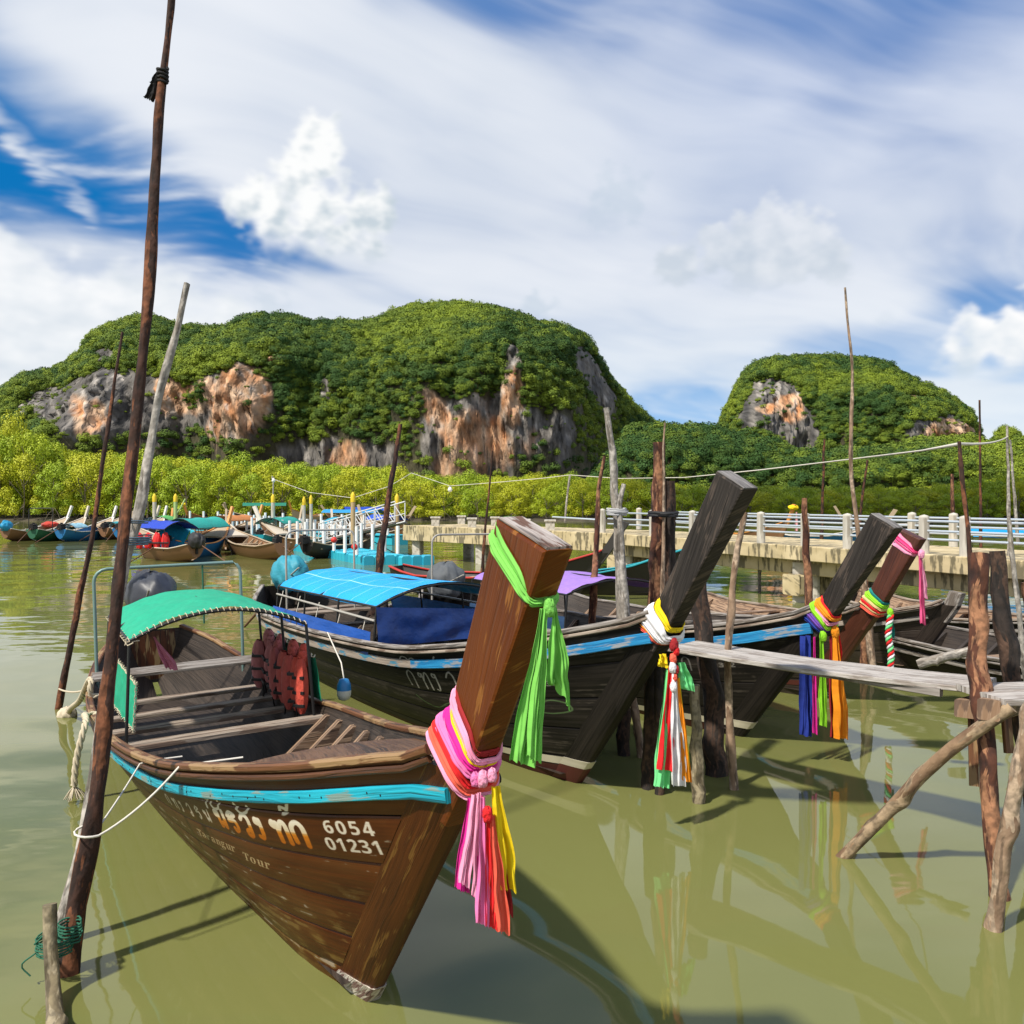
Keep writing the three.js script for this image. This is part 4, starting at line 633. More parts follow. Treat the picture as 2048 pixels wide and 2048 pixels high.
{
  const kn = prowPoint(b1, 0.0, 0.07, 0.0), f = V(0.487, 0, 0.873);
  garland(b1, 'prow_garland', 'pink, red, coral and yellow ribbons knotted round the foot of the nearest brown prow', 'ribbons', kn,
    [[0.24, 0.13, 0.05, 0.006, COL.crimson, .7], [0.21, 0.09, 0.09, 0.018, COL.rose, .4], [0.16, 0.06, 0.10, 0.010, COL.yellow, .5], [0.10, 0.03, 0.10, 0.014, COL.magenta, .4], [0.07, 0.0, 0.08, 0.022, COL.pink, .4], [0.05, -0.07, 0.10, 0.020, COL.red, .4], [0.0, -0.10, 0.10, 0.030, COL.coral, .4], [-0.04, -0.12, 0.06, 0.036, COL.rose, .5], [0.02, -0.12, 0.12, 0.012, COL.yellow, .4]],
    [[[-0.07, -0.05, 0.03], 0.400, 0.066, COL.magenta, { seed: 2, lean: [-0.05, 0], topW: .6 }], [[-0.055, -0.03, 0.045], 0.385, 0.053, COL.rose, { seed: 3, lean: [-0.045, 0], topW: .6 }], [[-0.035, -0.02, 0.05], 0.462, 0.048, COL.rose, { seed: 4, lean: [-0.02, 0] }], [[-0.03, -0.04, 0.035], 0.447, 0.062, COL.magenta, { seed: 5 }], [[-0.02, -0.04, 0.05], 0.554, 0.075, COL.pink, { seed: 6, lean: [0.0, 0.01] }], [[0.005, -0.12, 0.055], 0.493, 0.075, COL.red, { seed: 7, lean: [0.02, 0] }], [[0.02, -0.12, 0.06], 0.516, 0.075, COL.coral, { seed: 8, lean: [0.05, 0] }], [[0.035, 0.0, 0.03], 0.47, 0.095, COL.yellow, { seed: 9, lean: [0.06, 0], topW: 0.4 }], [[0.03, -0.1, 0.01], 0.485, 0.062, COL.crimson, { seed: 10, lean: [0.06, 0] }]],
    [[-0.02, 0.035, 0.045, 0.030, COL.rose], [-0.055, 0.03, 0.035, 0.026, COL.pink], [0.02, 0.05, 0.04, 0.026, COL.rose], [0.0, -0.115, 0.06, 0.028, COL.red]]);
  const k2 = prowPoint(b1, 1.0, 0.045, -0.01);
  garland(b1, 'prow_scarf', 'long green scarf tied round the top of the nearest brown prow', 'scarf', k2, [[1.07, 1.0, 0.13, 0.008, COL.green, 0.3], [1.04, 1.0, 0.07, 0.016, COL.green, 0.4]],
    [[[-0.03, 0, 0.01], 0.58, 0.10, COL.green, { seed: 21, lean: [-0.11, 0.02], folds: 4, topW: 0.2 }], [[0.02, 0, 0.0], 0.33, 0.10, COL.green, { seed: 24, lean: [0.02, 0], folds: 3, topW: 0.2, cutSlope: 0.16 }], [[-0.015, 0, 0.025], 0.57, 0.07, COL.green, { seed: 22, lean: [-0.07, 0.02], folds: 2, topW: 0.25 }]], [[0, 0.0, 0.012, 0.03, COL.green]]);
}

// boat 2: dark hull, bright blue awning
const LEN2 = 13.4, X2 = 11.4, dark2 = (x, v, g, big, f, sp) => { let c = mix3([0.008, 0.0065, 0.0055], [0.025, 0.020, 0.0165], clamp(0.5 + g + big * 0.8 + f * 0.4)); c = mix3(c, [0.075, 0.062, 0.050], sstep(0.16, 0.42, g * 0.6 + sp * 0.6) * 0.6); return mix3(c, [0.06, 0.016, 0.012], sstep(0.285, 0.265, v) * 0.9); };
const paint2 = hullPaint(15, dark2, (c, W, H, R) => {
  const U = (a) => (a + X2) / LEN2 * 2048, VV = V1; c.strokeStyle = 'rgba(205,200,190,0.8)';
  let x = U(-2.35); for (let k = 0; k < 7; k++) { for (const s of GLYPHS[(k * 3 + 1) % 7]) brush(c, s, x, VV(.84), 84, 5, 0.62); x += 44; }
  brush(c, [[0, .6], [.4, .1], [.9, .3], [.3, .9], [1.4, .2], [1.9, .8], [2.6, .5], [3.0, .9], [3.6, .1]], U(-2.35), VV(.95), 44, 5, 0.8);
  c.strokeStyle = 'rgba(110,150,90,0.6)'; brush(c, [[0, .2], [.6, .8], [1.4, 1.0], [2.2, .5], [3.0, .2], [4.0, .3]], U(-2.35), VV(.63), 46, 4.5); brush(c, [[0, 1], [.7, .1], [1.5, .2], [1.7, .7], [.9, .95], [.3, .9]], U(-.25), VV(.66), 42, 4);
  c.fillStyle = 'rgba(190,186,176,0.7)'; c.font = 'bold 22px sans-serif'; c.fillText('54', U(.02), VV(.80)); c.fillText('.1302', U(-.1), VV(.735));
});
M.hull2 = soft({ map: paint2, bumpMap: M.varnish.bumpMap, bumpScale: 0.003, roughness: 0.6 });
M.prow2 = glossy(wood(62, [0.017, 0.014, 0.012], [0.043, 0.036, 0.031], [0.085, 0.065, 0.052], -0.02, 0.62, [1.6, 0.8], 0.004, 0.6)); M.capGrey = wood(67, [0.13, 0.12, 0.115], [0.26, 0.245, 0.235], [0.07, 0.06, 0.05], 0.0, 0.85, [0.9, 0.6]);
M.whitePaint = plain([0.55, 0.50, 0.38], 0.7); M.redHull = plain([0.09, 0.018, 0.013], 0.6);
const blueTarp = (() => { const t = tex(512, 512, (x, y) => { const gx = Math.abs(((x * 4 + 0.02) % 1) - 0.5), gy = Math.abs(((y * 3) % 1) - 0.5), l = Math.max(sstep(0.485, 0.494, gx), sstep(0.485, 0.494, gy)); return mix3(mix3([0.0, 0.30, 0.68], [0.003, 0.36, 0.74], clamp(0.5 + tf(x, y, 6, 6, 5, 4))), [0.42, 0.68, 0.84], l * 0.85); }, [2.4, 2.4]); return mat({ map: t, bumpMap: weaveB, bumpScale: 0.02, roughness: 0.55 }); })();
const blueCloth = cloth([0.004, 0.085, 0.42], 0.55), navyCloth = cloth([0.004, 0.032, 0.17], 0.38), violetCloth = cloth([0.36, 0.20, 0.62], 0.6);
const b2 = longtail({ label: 'dark longtail boat with a bright blue awning, second from the viewer', pos: [0.714, 9.47], hx: 0.5, hz: 0.866, heel: 0.015, L: 11.3, F1: [1.55, 1.80], F2: [2.53, 3.08], W: 0.35, Wb: 0.25, T: 0.17, strakes: 6,
  gun: [[-11.3, 1.15], [-9.5, 0.92], [-7, 0.95], [-4.5, 1.06], [-2.5, 1.17], [-1, 1.38], [0, 1.58], [0.7, 1.74], [1.3, 1.90]], beam: [[-11.3, 0.42], [-10, 0.92], [-8, 1.2], [-5, 1.24], [-2.5, 1.12], [-1, 0.92], [0, 0.63], [0.8, 0.34], [1.3, 0.15]],
  mats: { hull: M.tarWood, inner: M.darkWood, prow: M.prow2, stem: M.tarWood, rail: M.silverWood, lip: M.greyWood, strip: M.fadedRail, stripBow: M.blueRail, deck: M.silverWood, thwart: M.greyWood, rib: M.greyWood, floor: M.darkWood }, cap: M.capGrey, letter: { x0: X2, len: LEN2, mat: M.hull2 }, stripH: 0.10, stripOn: 0.7,
  footPlate: [[0.02, 0.283, M.redHull, 0], [0.284, 0.328, M.whitePaint, 0]], lines: [[0.305, 0.045, M.whitePaint, 0.80, 1]], thwarts: [[-8.6, 0.86, 0.3, 0.04], [-9.0, 0.88, 0.3, 0.04], [-7.2, 0.8, 0.25, 0.04], [-5, 0.8, 0.25, 0.04], [-2.8, 0.9, 0.25, 0.04]], ribs: [-8.5, -2, 0.9] });
{
  awning(b2, { a0: -7.9, a1: -3.2, hw: 1.0, side: 1.60, crown: 1.84, cloth: blueTarp, pipe: M.blackPipe, tilt: -0.12, sagg: 0.04, posts: [[-3.2, 1], [-3.2, -1], [-4.7, 1], [-6.3, 1], [-7.9, 1], [-4.7, -1], [-6.3, -1], [-7.9, -1]] });
  part('awning_rail', merge([1, -1].map((s) => tube([V(-7.9, 1.34, 1.03 * s), V(-3.2, 1.42, 1.03 * s)], 0.018))), M.greyPipe, b2.root);
  screen(b2, 'side_screen', [V(-7.9, 1.14, 1.10), V(-3.2, 1.28, 1.09), V(-3.2, 0.98, 1.12), V(-7.9, 0.86, 1.16)], blueCloth, 0.03, 24);
  screen(b2, 'side_screen', [V(-7.9, 1.22, -1.10), V(-3.2, 1.34, -1.09), V(-3.2, 1.0, -1.12), V(-7.9, 0.86, -1.16)], cloth([0.004, 0.19, 0.60], 0.55), 0.03, 24);
  part('front_screen', surf(20, 10, (t, v) => { const z = lerp(1.02, -1.05, t), y = lerp(lerp(1.60, 1.42, t), 1.08, v); return [V(-3.17 + 0.06 * perlin.noise(t * 7, v * 2, 4) * (0.2 + v) + 0.05 * v, y, z), t * 2, v * 0.5]; }), navyCloth, b2.root);
  sternArch(b2, -8.6, 0.66, 0.9, 2.42, M.greyPipe, 0.02); engine(b2, '', mat({ color: new THREE.Color().setRGB(0.03, 0.30, 0.40), map: weave, bumpMap: weaveB, bumpScale: 0.03, roughness: 0.6 }), { a: -10.6, y: 1.2 });
  part('wash_line', merge([0, 1, 2, 3, 4].map((k) => tube([V(-7.6 + k * 1.0, 1.42, 1.0), V(-7.7 + k * 1.0, 0.98, 1.08)], 0.008))), M.cord, b2.root);
}
{
  const kn = prowPoint(b2, -0.10, 0.07), fc = { face: V(0.5, 0, 0.866) };
  garland(b2, 'prow_garland', 'white, yellow, red and green ribbons knotted on the dark prow beside the gangplank', 'ribbons', kn,
    [[0.14, 0.03, 0.13, 0.02, COL.yellow, .5], [0.03, -0.06, 0.20, 0.05, COL.white, .35], [-0.08, -0.10, 0.14, 0.045, COL.white, .4], [-0.15, -0.12, 0.09, 0.03, COL.orange, .5], [-0.19, -0.13, 0.06, 0.025, COL.coral, .6], [0.02, 0.02, 0.05, 0.012, COL.teal, .8], [0.0, -0.08, 0.05, 0.03, COL.crimson, 1.4]],
    [[[-0.03, -0.2, 0.02], 0.92, 0.16, COL.red, { ...fc, seed: 31, folds: 3, lean: [-0.06, 0] }], [[0.0, -0.25, 0.05], 1.02, 0.17, COL.white, { ...fc, seed: 32, folds: 4, lean: [0.04, 0] }], [[0.03, -0.3, 0.03], 0.95, 0.12, COL.orange, { ...fc, seed: 33, folds: 2, lean: [0.12, 0] }], [[-0.04, -0.2, 0.0], 1.08, 0.15, COL.mint, { ...fc, seed: 34, lean: [-0.08, 0] }], [[0.07, -0.16, 0.0], 0.26, 0.14, COL.mint, { ...fc, seed: 35, lean: [0.08, 0], topW: .5 }], [[-0.10, -0.08, 0.02], 0.12, 0.13, COL.yellow, { ...fc, seed: 36, topW: .6 }], [[0.05, -0.3, 0.0], 0.9, 0.06, COL.yellow, { ...fc, seed: 37, lean: [0.10, 0] }]],
    [[0, 0, 0.03, 0.05, COL.crimson], [0.02, -0.05, 0.04, 0.035, COL.red], [-0.01, -0.12, 0.04, 0.038, COL.coral], [-0.015, -0.20, 0.05, 0.042, COL.white], [0.02, -0.22, 0.045, 0.03, COL.crimson], [0, -0.29, 0.05, 0.032, COL.coral], [-0.01, -0.37, 0.06, 0.04, COL.white]]);
}
// boat 3: black hull, violet awning
const LEN3 = 11, X3 = 9.2;
const paint3 = hullPaint(25, dark2, (c, W, H, R) => { const U = (a) => (a + X3) / LEN3 * 2048; c.strokeStyle = 'rgba(170,168,160,0.55)'; let x = U(-1.5); for (let k = 0; k < 6; k++) { for (const s of GLYPHS[(k * 5 + 2) % 7]) brush(c, s, x, V1(.80), 62, 4, 0.7); x += 44; } c.fillStyle = 'rgba(185,180,170,0.6)'; c.font = 'bold 24px sans-serif'; c.fillText('6054', U(-.15), V1(.78)); c.fillText('01302', U(-.2), V1(.71)); });
const dots = (c) => ({ hull: M.tarWood, inner: M.darkWood, prow: M.prow2, stem: M.tarWood, rail: M.silverWood, lip: M.greyWood, strip: M.blueRail, deck: M.silverWood, thwart: M.greyWood, rib: M.tanWood, floor: M.darkWood, ...c });
const b3 = longtail({ label: 'black longtail boat with a violet awning and bright blue strip, third from the viewer', pos: [2.93, 11.3], hx: 0.5, hz: 0.866, L: 9, F1: [1.386, 1.63], F2: [2.24, 2.69], W: 0.34, Wb: 0.23, T: 0.15, strakes: 5,
  gun: [[-9, 1.05], [-7.5, 0.85], [-5, 0.86], [-3, 1.0], [-1, 1.26], [0.2, 1.46], [1.2, 1.72]], beam: [[-9, 0.4], [-8, 0.85], [-6, 1.12], [-4, 1.12], [-2, 0.98], [-0.5, 0.70], [0.5, 0.37], [1.2, 0.14]],
  mats: dots({ stripBow: M.blueRail, strip: M.fadedRail }), cap: M.capGrey, letter: { x0: X3, len: LEN3, mat: soft({ map: paint3, roughness: 0.6 }) }, stripH: 0.12, stripOn: 0.7, footPlate: [[0.274, 0.326, M.whitePaint, 0]], lines: [[0.30, 0.05, M.whitePaint, 0.78, 1]], thwarts: [[-2.6, 0.86, 0.3, 0.04], [-3.2, 0.86, 0.3, 0.04], [-6.8, 0.8, 0.3, 0.04]], ribs: [-8, -1.5, 0.9] });
{
  awning(b3, { a0: -5.6, a1: -2.6, hw: 0.95, side: 1.60, crown: 1.78, cloth: violetCloth, pipe: M.blackPipe, posts: [[-2.6, 1], [-2.6, -1], [-5.6, 1], [-5.6, -1]] });
  screen(b3, 'side_screen', [V(-5.6, 1.2, 1.0), V(-2.6, 1.28, 0.98), V(-2.6, 0.95, 1.02), V(-5.6, 0.84, 1.06)], cloth([0.02, 0.06, 0.14], 0.6), 0.03);
  sternArch(b3, -7.6, 0.8, 0.8, 2.3, M.greyPipe, 0.02); engine(b3, '', cloth([0.10, 0.11, 0.12], 0.7), { a: -8.6, y: 1.05 });
  const kn = prowPoint(b3, -0.16, 0.06), fc = { face: V(0.5, 0, 0.866) };
  garland(b3, 'prow_garland', 'orange, lime, violet and navy ribbons tied to the black prow behind the gangplank', 'ribbons', kn,
    [[0.14, 0.06, 0.05, 0.015, COL.red, .8], [0.09, 0.03, 0.10, 0.03, COL.orange, .5], [0.0, -0.04, 0.09, 0.03, COL.rose, .6], [0.03, -0.10, 0.08, 0.045, COL.lime, .7], [-0.09, -0.12, 0.10, 0.04, COL.violet, .6], [-0.16, -0.16, 0.08, 0.03, COL.blue, .6]],
    [[[-0.26, -0.02, -0.02], 1.14, 0.16, COL.blue, { ...fc, seed: 41, lean: [0.02, 0], folds: 3, topW: .7 }], [[-0.17, -0.03, 0.0], 1.10, 0.08, COL.magenta, { ...fc, seed: 42 }], [[-0.10, 0.02, 0.03], 1.06, 0.12, COL.lime, { ...fc, seed: 43, lean: [0.03, 0], topW: .6 }], [[0.06, 0.05, 0.04], 1.24, 0.24, COL.orange, { ...fc, seed: 44, lean: [0.12, 0], folds: 4 }], [[0.02, -0.02, 0.0], 1.16, 0.12, COL.crimson, { ...fc, seed: 45, lean: [0.04, 0] }], [[0.10, 0.05, 0.0], 0.42, 0.10, COL.red, { ...fc, seed: 46 }]],
    [[0.05, 0.03, 0.04, 0.055, COL.orange], [-0.08, -0.02, 0.03, 0.05, COL.lime]]);
}
// boat 4: brown prow
const b4 = longtail({ label: 'longtail boat with a reddish brown prow and a pink sash, fourth from the viewer', pos: [4.65, 13.5], hx: 0.5, hz: 0.866, L: 8.5, F1: [1.094, 1.46], F2: [1.74, 2.46], W: 0.35, Wb: 0.26, T: 0.14, strakes: 5,
  gun: [[-8.5, 0.95], [-7, 0.72], [-5, 0.7], [-3, 0.82], [-1, 1.05], [0.3, 1.32], [1.0, 1.5]], beam: [[-8.5, 0.4], [-7.5, 0.8], [-5.5, 1.05], [-3.5, 1.05], [-1.6, 0.9], [-0.4, 0.64], [0.4, 0.36], [1.0, 0.14]],
  mats: dots({ prow: M.redbrown, stem: M.redbrown, strip: M.fadedRail, hull: M.darkWood }), lines: [[0.36, 0.05, M.redHull, 0.7, 0.99]], thwarts: [[-3, 0.7, 0.25, 0.04], [-5, 0.65, 0.25, 0.04]], ribs: [-7, -1.5, 0.7] });
{
  const fc = { face: V(0.5, 0, 0.866) };
  garland(b4, 'prow_scarf', 'pink sash tied at the top of the reddish brown prow', 'scarf', prowPoint(b4, 0.98, 0.05), [[1.0, 0.96, 0.22, 0.012, COL.rose, 0.45], [1.02, 0.98, 0.12, 0.02, [0.85, 0.05, 0.22], 0.5]], [[[0, -0.02, 0.02], 0.92, 0.13, [0.88, 0.10, 0.28], { ...fc, seed: 51, lean: [0.07, 0], folds: 4, topW: .4 }], [[0.03, 0, 0.0], 0.6, 0.1, COL.rose, { ...fc, seed: 52, lean: [0.08, 0] }]], [[0.02, 0, 0.02, 0.05, COL.rose]]);
  const kn = prowPoint(b4, -0.02, 0.06), g = garland(b4, 'prow_garland', 'striped red, yellow and green cloths with a braided cord round the reddish brown prow', 'ribbons', kn,
    [[0.14, 0.10, 0.05, 0.02, COL.teal, .9], [0.08, 0.05, 0.08, 0.03, COL.lime, .9], [0.01, 0.0, 0.05, 0.035, [0.75, 0.55, 0.25], .9], [-0.04, -0.04, 0.05, 0.035, COL.red, .9], [-0.08, -0.07, 0.04, 0.03, [0.75, 0.55, 0.25], .9], [-0.13, -0.11, 0.05, 0.03, COL.coral, .9]], [[[0.1, -0.1, 0.02], 0.25, 0.06, COL.teal, { ...fc, seed: 54 }]], [[0.06, 0.0, 0.03, 0.05, COL.lime]]);
  const path = curve([V(0.06, -0.03, 0.04), V(0.03, -0.3, 0.04), V(0.07, -0.6, 0.04), V(0.03, -0.95, 0.03)], 40); [COL.red, COL.mint, COL.white].forEach((c, k) => part('braid', tube(path.map((p, i) => p.clone().add(V(Math.cos(i * 0.9 + k * 2.09) * 0.028, 0, Math.sin(i * 0.9 + k * 2.09) * 0.028))), 0.022, 6), cloth(c), g));
}
// ---------------------------------------------------------------- mooring poles, gangplank, wires
// px: picture points from the foot up, each with its distance in metres
function pole(name, label, category, pts, r0, r1, m, { seed = 1, knots = 6, bump = 0.1, n = 40, seg = 10, group, foot = 0.5, wander = 0.45 } = {}) {
  const P = pts.map(([x, y, d]) => at(x, y, d)), dir = P[0].clone().sub(P[1]).normalize(); if (foot && P[0].y < 0.3) P.unshift(P[0].clone().addScaledVector(dir, foot / Math.max(0.3, -dir.y)));
  const o = P[0].clone(), path = curve(P.map((p) => p.clone().sub(o)), n);
  const R = rnd(seed * 7 + 1), ph = R() * 9; path.forEach((p, i) => { const t = i / n, k = r0 * 0.35 * wander * Math.min(1, t * 4) * Math.min(1, (1 - t) * 6 + .2); p.x += perlin.noise(t * 5, ph, 1) * k * 2; p.z += perlin.noise(t * 5, ph, 7) * k * 2; });
  return solo(name, label, category, limb(path, (t) => lerp(r0, r1, Math.pow(t, 0.8)), { seg, bump, seed, knots, freq: 4 }), m, group, o);
}
const coil = (path, r, turns, cr, seed = 1, jit = 0.3) => { const R = rnd(seed), q = [], n = turns * 16; for (let i = 0; i <= n; i++) { const t = i / n, p = path(t), a = t * turns * 6.283; q.push(p.clone().add(V(Math.cos(a) * r * (1 + (R() - .5) * jit * .3), (R() - .5) * cr * 2 * jit, Math.sin(a) * r * (1 + (R() - .5) * jit * .3)))); } return tube(q, cr, 5); };
const px2 = (x, y) => [x * 1.06, y * 1.06];
// left foreground
pole('mooring_pole', 'tallest dark brown bare trunk pole, in front of the nearest boat', 'pole', [[135, 1945, 5.67], [165, 1760, 5.75], [196, 1570, 5.82], [227, 1272, 5.95], [254, 1018, 6.08], [277, 806, 6.16], [302, 509, 6.3], [323, 244, 6.42], [343, -30, 6.55]], 0.058, 0.018, M.barkDark, { seed: 3, knots: 30, n: 160, seg: 14, bump: 0.10 });
pole('mooring_pole', 'weathered pale grey trunk pole lashed behind the tallest brown pole', 'pole', [[128, 1830, 6.05], [164, 1700, 6.12], [207, 1390, 6.3], [243, 1160, 6.4], [262, 1070, 6.45], [282, 990, 6.5], [294, 938, 6.55], [318, 800, 6.65], [350, 675, 6.72], [374, 568, 6.8]], 0.050, 0.022, M.barkGrey, { seed: 5, knots: 16, n: 90, seg: 12, bump: 0.1 });
pole('mooring_pole', 'thin dark pole leaning right, standing alone in open water', 'pole', [[117, 1418, 12.8], [150, 1245, 12.9], [186, 1060, 13], [215, 860, 13.1], [245, 664, 13.2]], 0.055, 0.018, M.barkDark, { seed: 7, knots: 14, n: 70 });
pole('stub_post', 'short broken olive post tied low against the tallest pole', 'post', [[112, 2120, 4.75], [106, 1960, 5.35], [100, 1808, 5.45]], 0.05, 0.04, M.pileOlive, { seed: 9, knots: 5, n: 24, foot: 0 });
{
  const c = at(325, 150, 6.45), g = [coil((t) => V(0, -0.06 + t * 0.11, 0), 0.034, 4, 0.012, 3), tailOf(V(-0.03, -0.02, 0.03), 0.17, 0.07, { lean: [-0.05, 0], face: V(0, 0, 1) }), tailOf(V(-0.02, 0.02, 0.03), 0.10, 0.05, { lean: [-0.03, 0], face: V(0, 0, 1) })];
  solo('rag', 'black rag knotted near the top of the tallest pole', 'rag', merge(g), cloth([0.012, 0.011, 0.012]), null, c);
  const c2 = at(252, 1090, 6.2); { const q = thing('lashing', 'grey and blue rope lashing the two leaning poles together', 'rope', c2.toArray()), mm = plain([0.10, 0.15, 0.20], 0.9), f = (y) => (t) => V(0.005 + t * .01, y + t * 0.05, -0.17 + 0.0 * y); part('coil', coil((t) => V(0.012, t * 0.06, -0.14), 0.17, 4, 0.006, 7), mm, q); part('coil', coil((t) => V(0.02, 0.15 + t * 0.03, -0.14), 0.16, 2, 0.006, 8), mm, q); q.scale.set(0.55, 1, 1); }
  const c3 = at(118, 1905, 5.55); solo('lashing', 'green twine tying the short broken post to the tallest pole', 'rope', merge([coil((t) => V(-0.035, t * 0.10, -0.02), 0.105, 6, 0.006, 11, .5), coil((t) => V(0.04, 0.05 + t * 0.12, -0.06), 0.066, 6, 0.006, 12, .5), tube(curve([V(-0.12, 0.02, 0.05), V(-0.2, -0.05, 0.06), V(-0.15, -0.12, 0.05)], 8), 0.005), tube(curve([V(0.05, 0.1, 0.05), V(-0.02, 0.16, 0.09), V(-0.12, 0.08, 0.06)], 8), 0.006)]), M.greenCord, null, c3);
}
// ropes of the nearest boat
{
  const a = toWorld(b1, V(-2.35, 0.985, 1.0)), c = toWorld(b1, V(-1.35, 1.2, 0.86)), p1 = at(175, 1665, 5.72);
  const loopW = []; for (let i = 0; i <= 10; i++) { const an = 0.4 + i / 10 * 4.9; loopW.push(p1.clone().add(V(Math.cos(an) * 0.085, -0.015 + 0.004 * i, -0.02 + Math.sin(an) * 0.085))); }
  solo('mooring_line', 'thin white line from the bow rail looped round the tallest pole', 'rope', merge([tube([...sag(c, loopW[0], 0.04, 10), ...loopW], 0.0075, 6), tube(sag(loopW[10], a, 0.01, 10), 0.0065, 6), tube([a, a.clone().add(V(0.10, 0.015, -0.05)), a.clone().add(V(0.26, 0.005, -0.18))], 0.007), tube([c, c.clone().add(V(0.12, 0.012, -0.04)), c.clone().add(V(0.40, 0.03, -0.12))], 0.007)]), M.cord);
  const st = toWorld(b1, V(-6.6, 0.70, 1.05)), w = on(135, 1432, 0.0), rp = curve([st.clone().add(V(0.2, 0.02, -0.1)), st, at(182, 1360, 10.6), at(160, 1400, 11.2), w, w.clone().add(V(-0.05, -0.25, 0))], 60);
  solo('mooring_rope', 'thick old rope from the stern of the nearest boat down into the water', 'rope', merge([rope(rp, 0.035), lump(w.x, w.y + 0.03, w.z, 0.13, 0.10, 0.12, 5), tube(sag(at(118, 1378, 12.7), st.clone().add(V(0, 0.1, 0)), 0.05), 0.012)]), M.rope);
  const h0 = toWorld(b1, V(-5.6, 0.70, 1.14)), h2 = curve([h0.clone().add(V(0.2, 0, -0.05)), h0, at(170, 1450, 8.9), at(153, 1520, 8.85), at(148, 1572, 8.85)], 44), e = h2[44], fr = [rope(h2, 0.032)], R = rnd(6);
  for (let i = 0; i < 26; i++) { const an = R() * 6.28, s = 0.03 + R() * 0.06; fr.push(tube([e, e.clone().add(V(Math.cos(an) * s * .7, -0.05, Math.sin(an) * s * .7)), e.clone().add(V(Math.cos(an) * s * 1.4, -0.09 - R() * 0.05, Math.sin(an) * s * 1.4))], 0.005, 4)); }
  solo('frayed_rope', 'thick rope hanging over the turquoise strip with a frayed end', 'rope', merge(fr), M.rope);
  const bp = at(688, 1380, 9.9); const buoy = thing('net_float', 'blue and white bottle float hung from a cord beside the second boat', 'float', bp.toArray());
  const prof = [[0.01, .13], [.05, .12], [.075, .06], [.08, 0]].map(([r, y]) => new THREE.Vector2(r, y)), low = [[.08, 0], [.078, -.05], [.06, -.10], [.01, -.12]].map(([r, y]) => new THREE.Vector2(r, y));
  part('float_top', new THREE.LatheGeometry(prof, 16), plain([0.02, 0.18, 0.42], 0.4), buoy); part('float_base', new THREE.LatheGeometry(low, 16), plain([0.62, 0.60, 0.52], 0.5), buoy); part('cord', tube([V(0, 0.12, 0), V(-0.03, 0.3, 0), at(655, 1265, 11).sub(bp)], 0.008), M.cord, buoy);
}
// poles between and behind the boats
pole('mooring_pole', 'dark leaning pole rising behind the blue awning', 'pole', [[748, 1230, 17], [770, 1040, 17], [785, 950, 17], [801, 848, 17]], 0.085, 0.035, M.barkDark, { seed: 13, knots: 12 });
pole('mooring_pole', 'slender knotty pole in front of the left end of the pier', 'pole', [[962, 1195, 26], [970, 1060, 26], [978, 985, 26], [986, 890, 26]], 0.06, 0.02, M.barkDark, { seed: 15, knots: 10, n: 30 });
pole('mooring_pole', 'thin reddish brown pole beside the green scarf', 'pole', [[1183, 1260, 14], [1188, 1150, 14], [1194, 1050, 14], [1198, 970, 14], [1209, 912, 14]], 0.065, 0.025, M.barkRed, { seed: 17, knots: 8 });
{
  const d = 12.2; pole('mooring_pole', 'pale grey forked trunk pole standing behind the second boat', 'pole', [[1246, 1300, d], [1240, 1180, d], [1232, 1010, d], [1227, 950, d], [1222, 880, d], [1213, 815, d]], 0.075, 0.04, M.barkGrey, { seed: 19, knots: 10 });
  pole('mooring_pole', 'pale grey pole with a broken fork bound to the taller forked trunk', 'pole', [[1252, 1300, d - .15], [1248, 1180, d - .15], [1240, 1040, d - .15], [1241, 1000, d - .15], [1248, 968, d - .15]], 0.07, 0.03, M.barkGrey, { seed: 20, knots: 6 });
  solo('lashing', 'grey cord binding the two pale forked poles', 'rope', merge([coil((t) => V(0, t * 0.09, 0), 0.13, 6, 0.012, 17), coil((t) => V(.01, 0.03 + t * 0.03, 0), 0.14, 2, 0.01, 18)]), plain([0.42, 0.42, 0.42], 0.9), null, at(1233, 1030, d - .05));
  pole('mooring_pole', 'red brown peeling pole with a pale thin shoot up its side', 'pole', [[1304, 1320, 12.6], [1312, 1150, 12.6], [1318, 1000, 12.6], [1318, 884, 12.6]], 0.10, 0.085, M.barkRed, { seed: 22, knots: 8 });
  pole('mooring_pole', 'thin bleached stick rising above the red brown peeling pole', 'pole', [[1324, 1220, 12.45], [1328, 1000, 12.45], [1327, 900, 12.45], [1330, 845, 12.45]], 0.035, 0.012, M.barkPale, { seed: 23, knots: 5 });
  pole('mooring_pole', 'stout blackish pole bound beside the red brown peeling pole', 'pole', [[1338, 1320, 12.7], [1337, 1150, 12.7], [1336, 1040, 12.7], [1336, 962, 12.7]], 0.115, 0.10, M.barkBlack, { seed: 24, knots: 6 });
  solo('lashing', 'black tyre strap binding the red brown and blackish poles', 'strap', merge([coil((t) => V(0, t * 0.06, 0), 0.2, 4, 0.02, 27)]), plain([0.02, 0.02, 0.022], 0.7), null, at(1326, 1032, 12.6));
  const bx = thing('light_cable_mast', 'slim pale mast on the pier carrying the light cable', 'mast', at(1130, 1045, 42).toArray()); part('mast', limb(curve([V(0, 0, 0), at(1134, 995, 42).sub(at(1130, 1045, 42)), at(1140, 950, 42).sub(at(1130, 1045, 42))], 8), 0.05, { seg: 6 }), M.barkGrey, bx);
}
pole('mooring_pole', 'slim pale leaning pole between the second and third prows', 'pole', [[1468, 1577, 9.25], [1459, 1420, 9.3], [1457, 1265, 9.3], [1470, 1140, 9.3], [1490, 1024, 9.3]], 0.05, 0.03, M.barkPale, { seed: 26, knots: 8 });
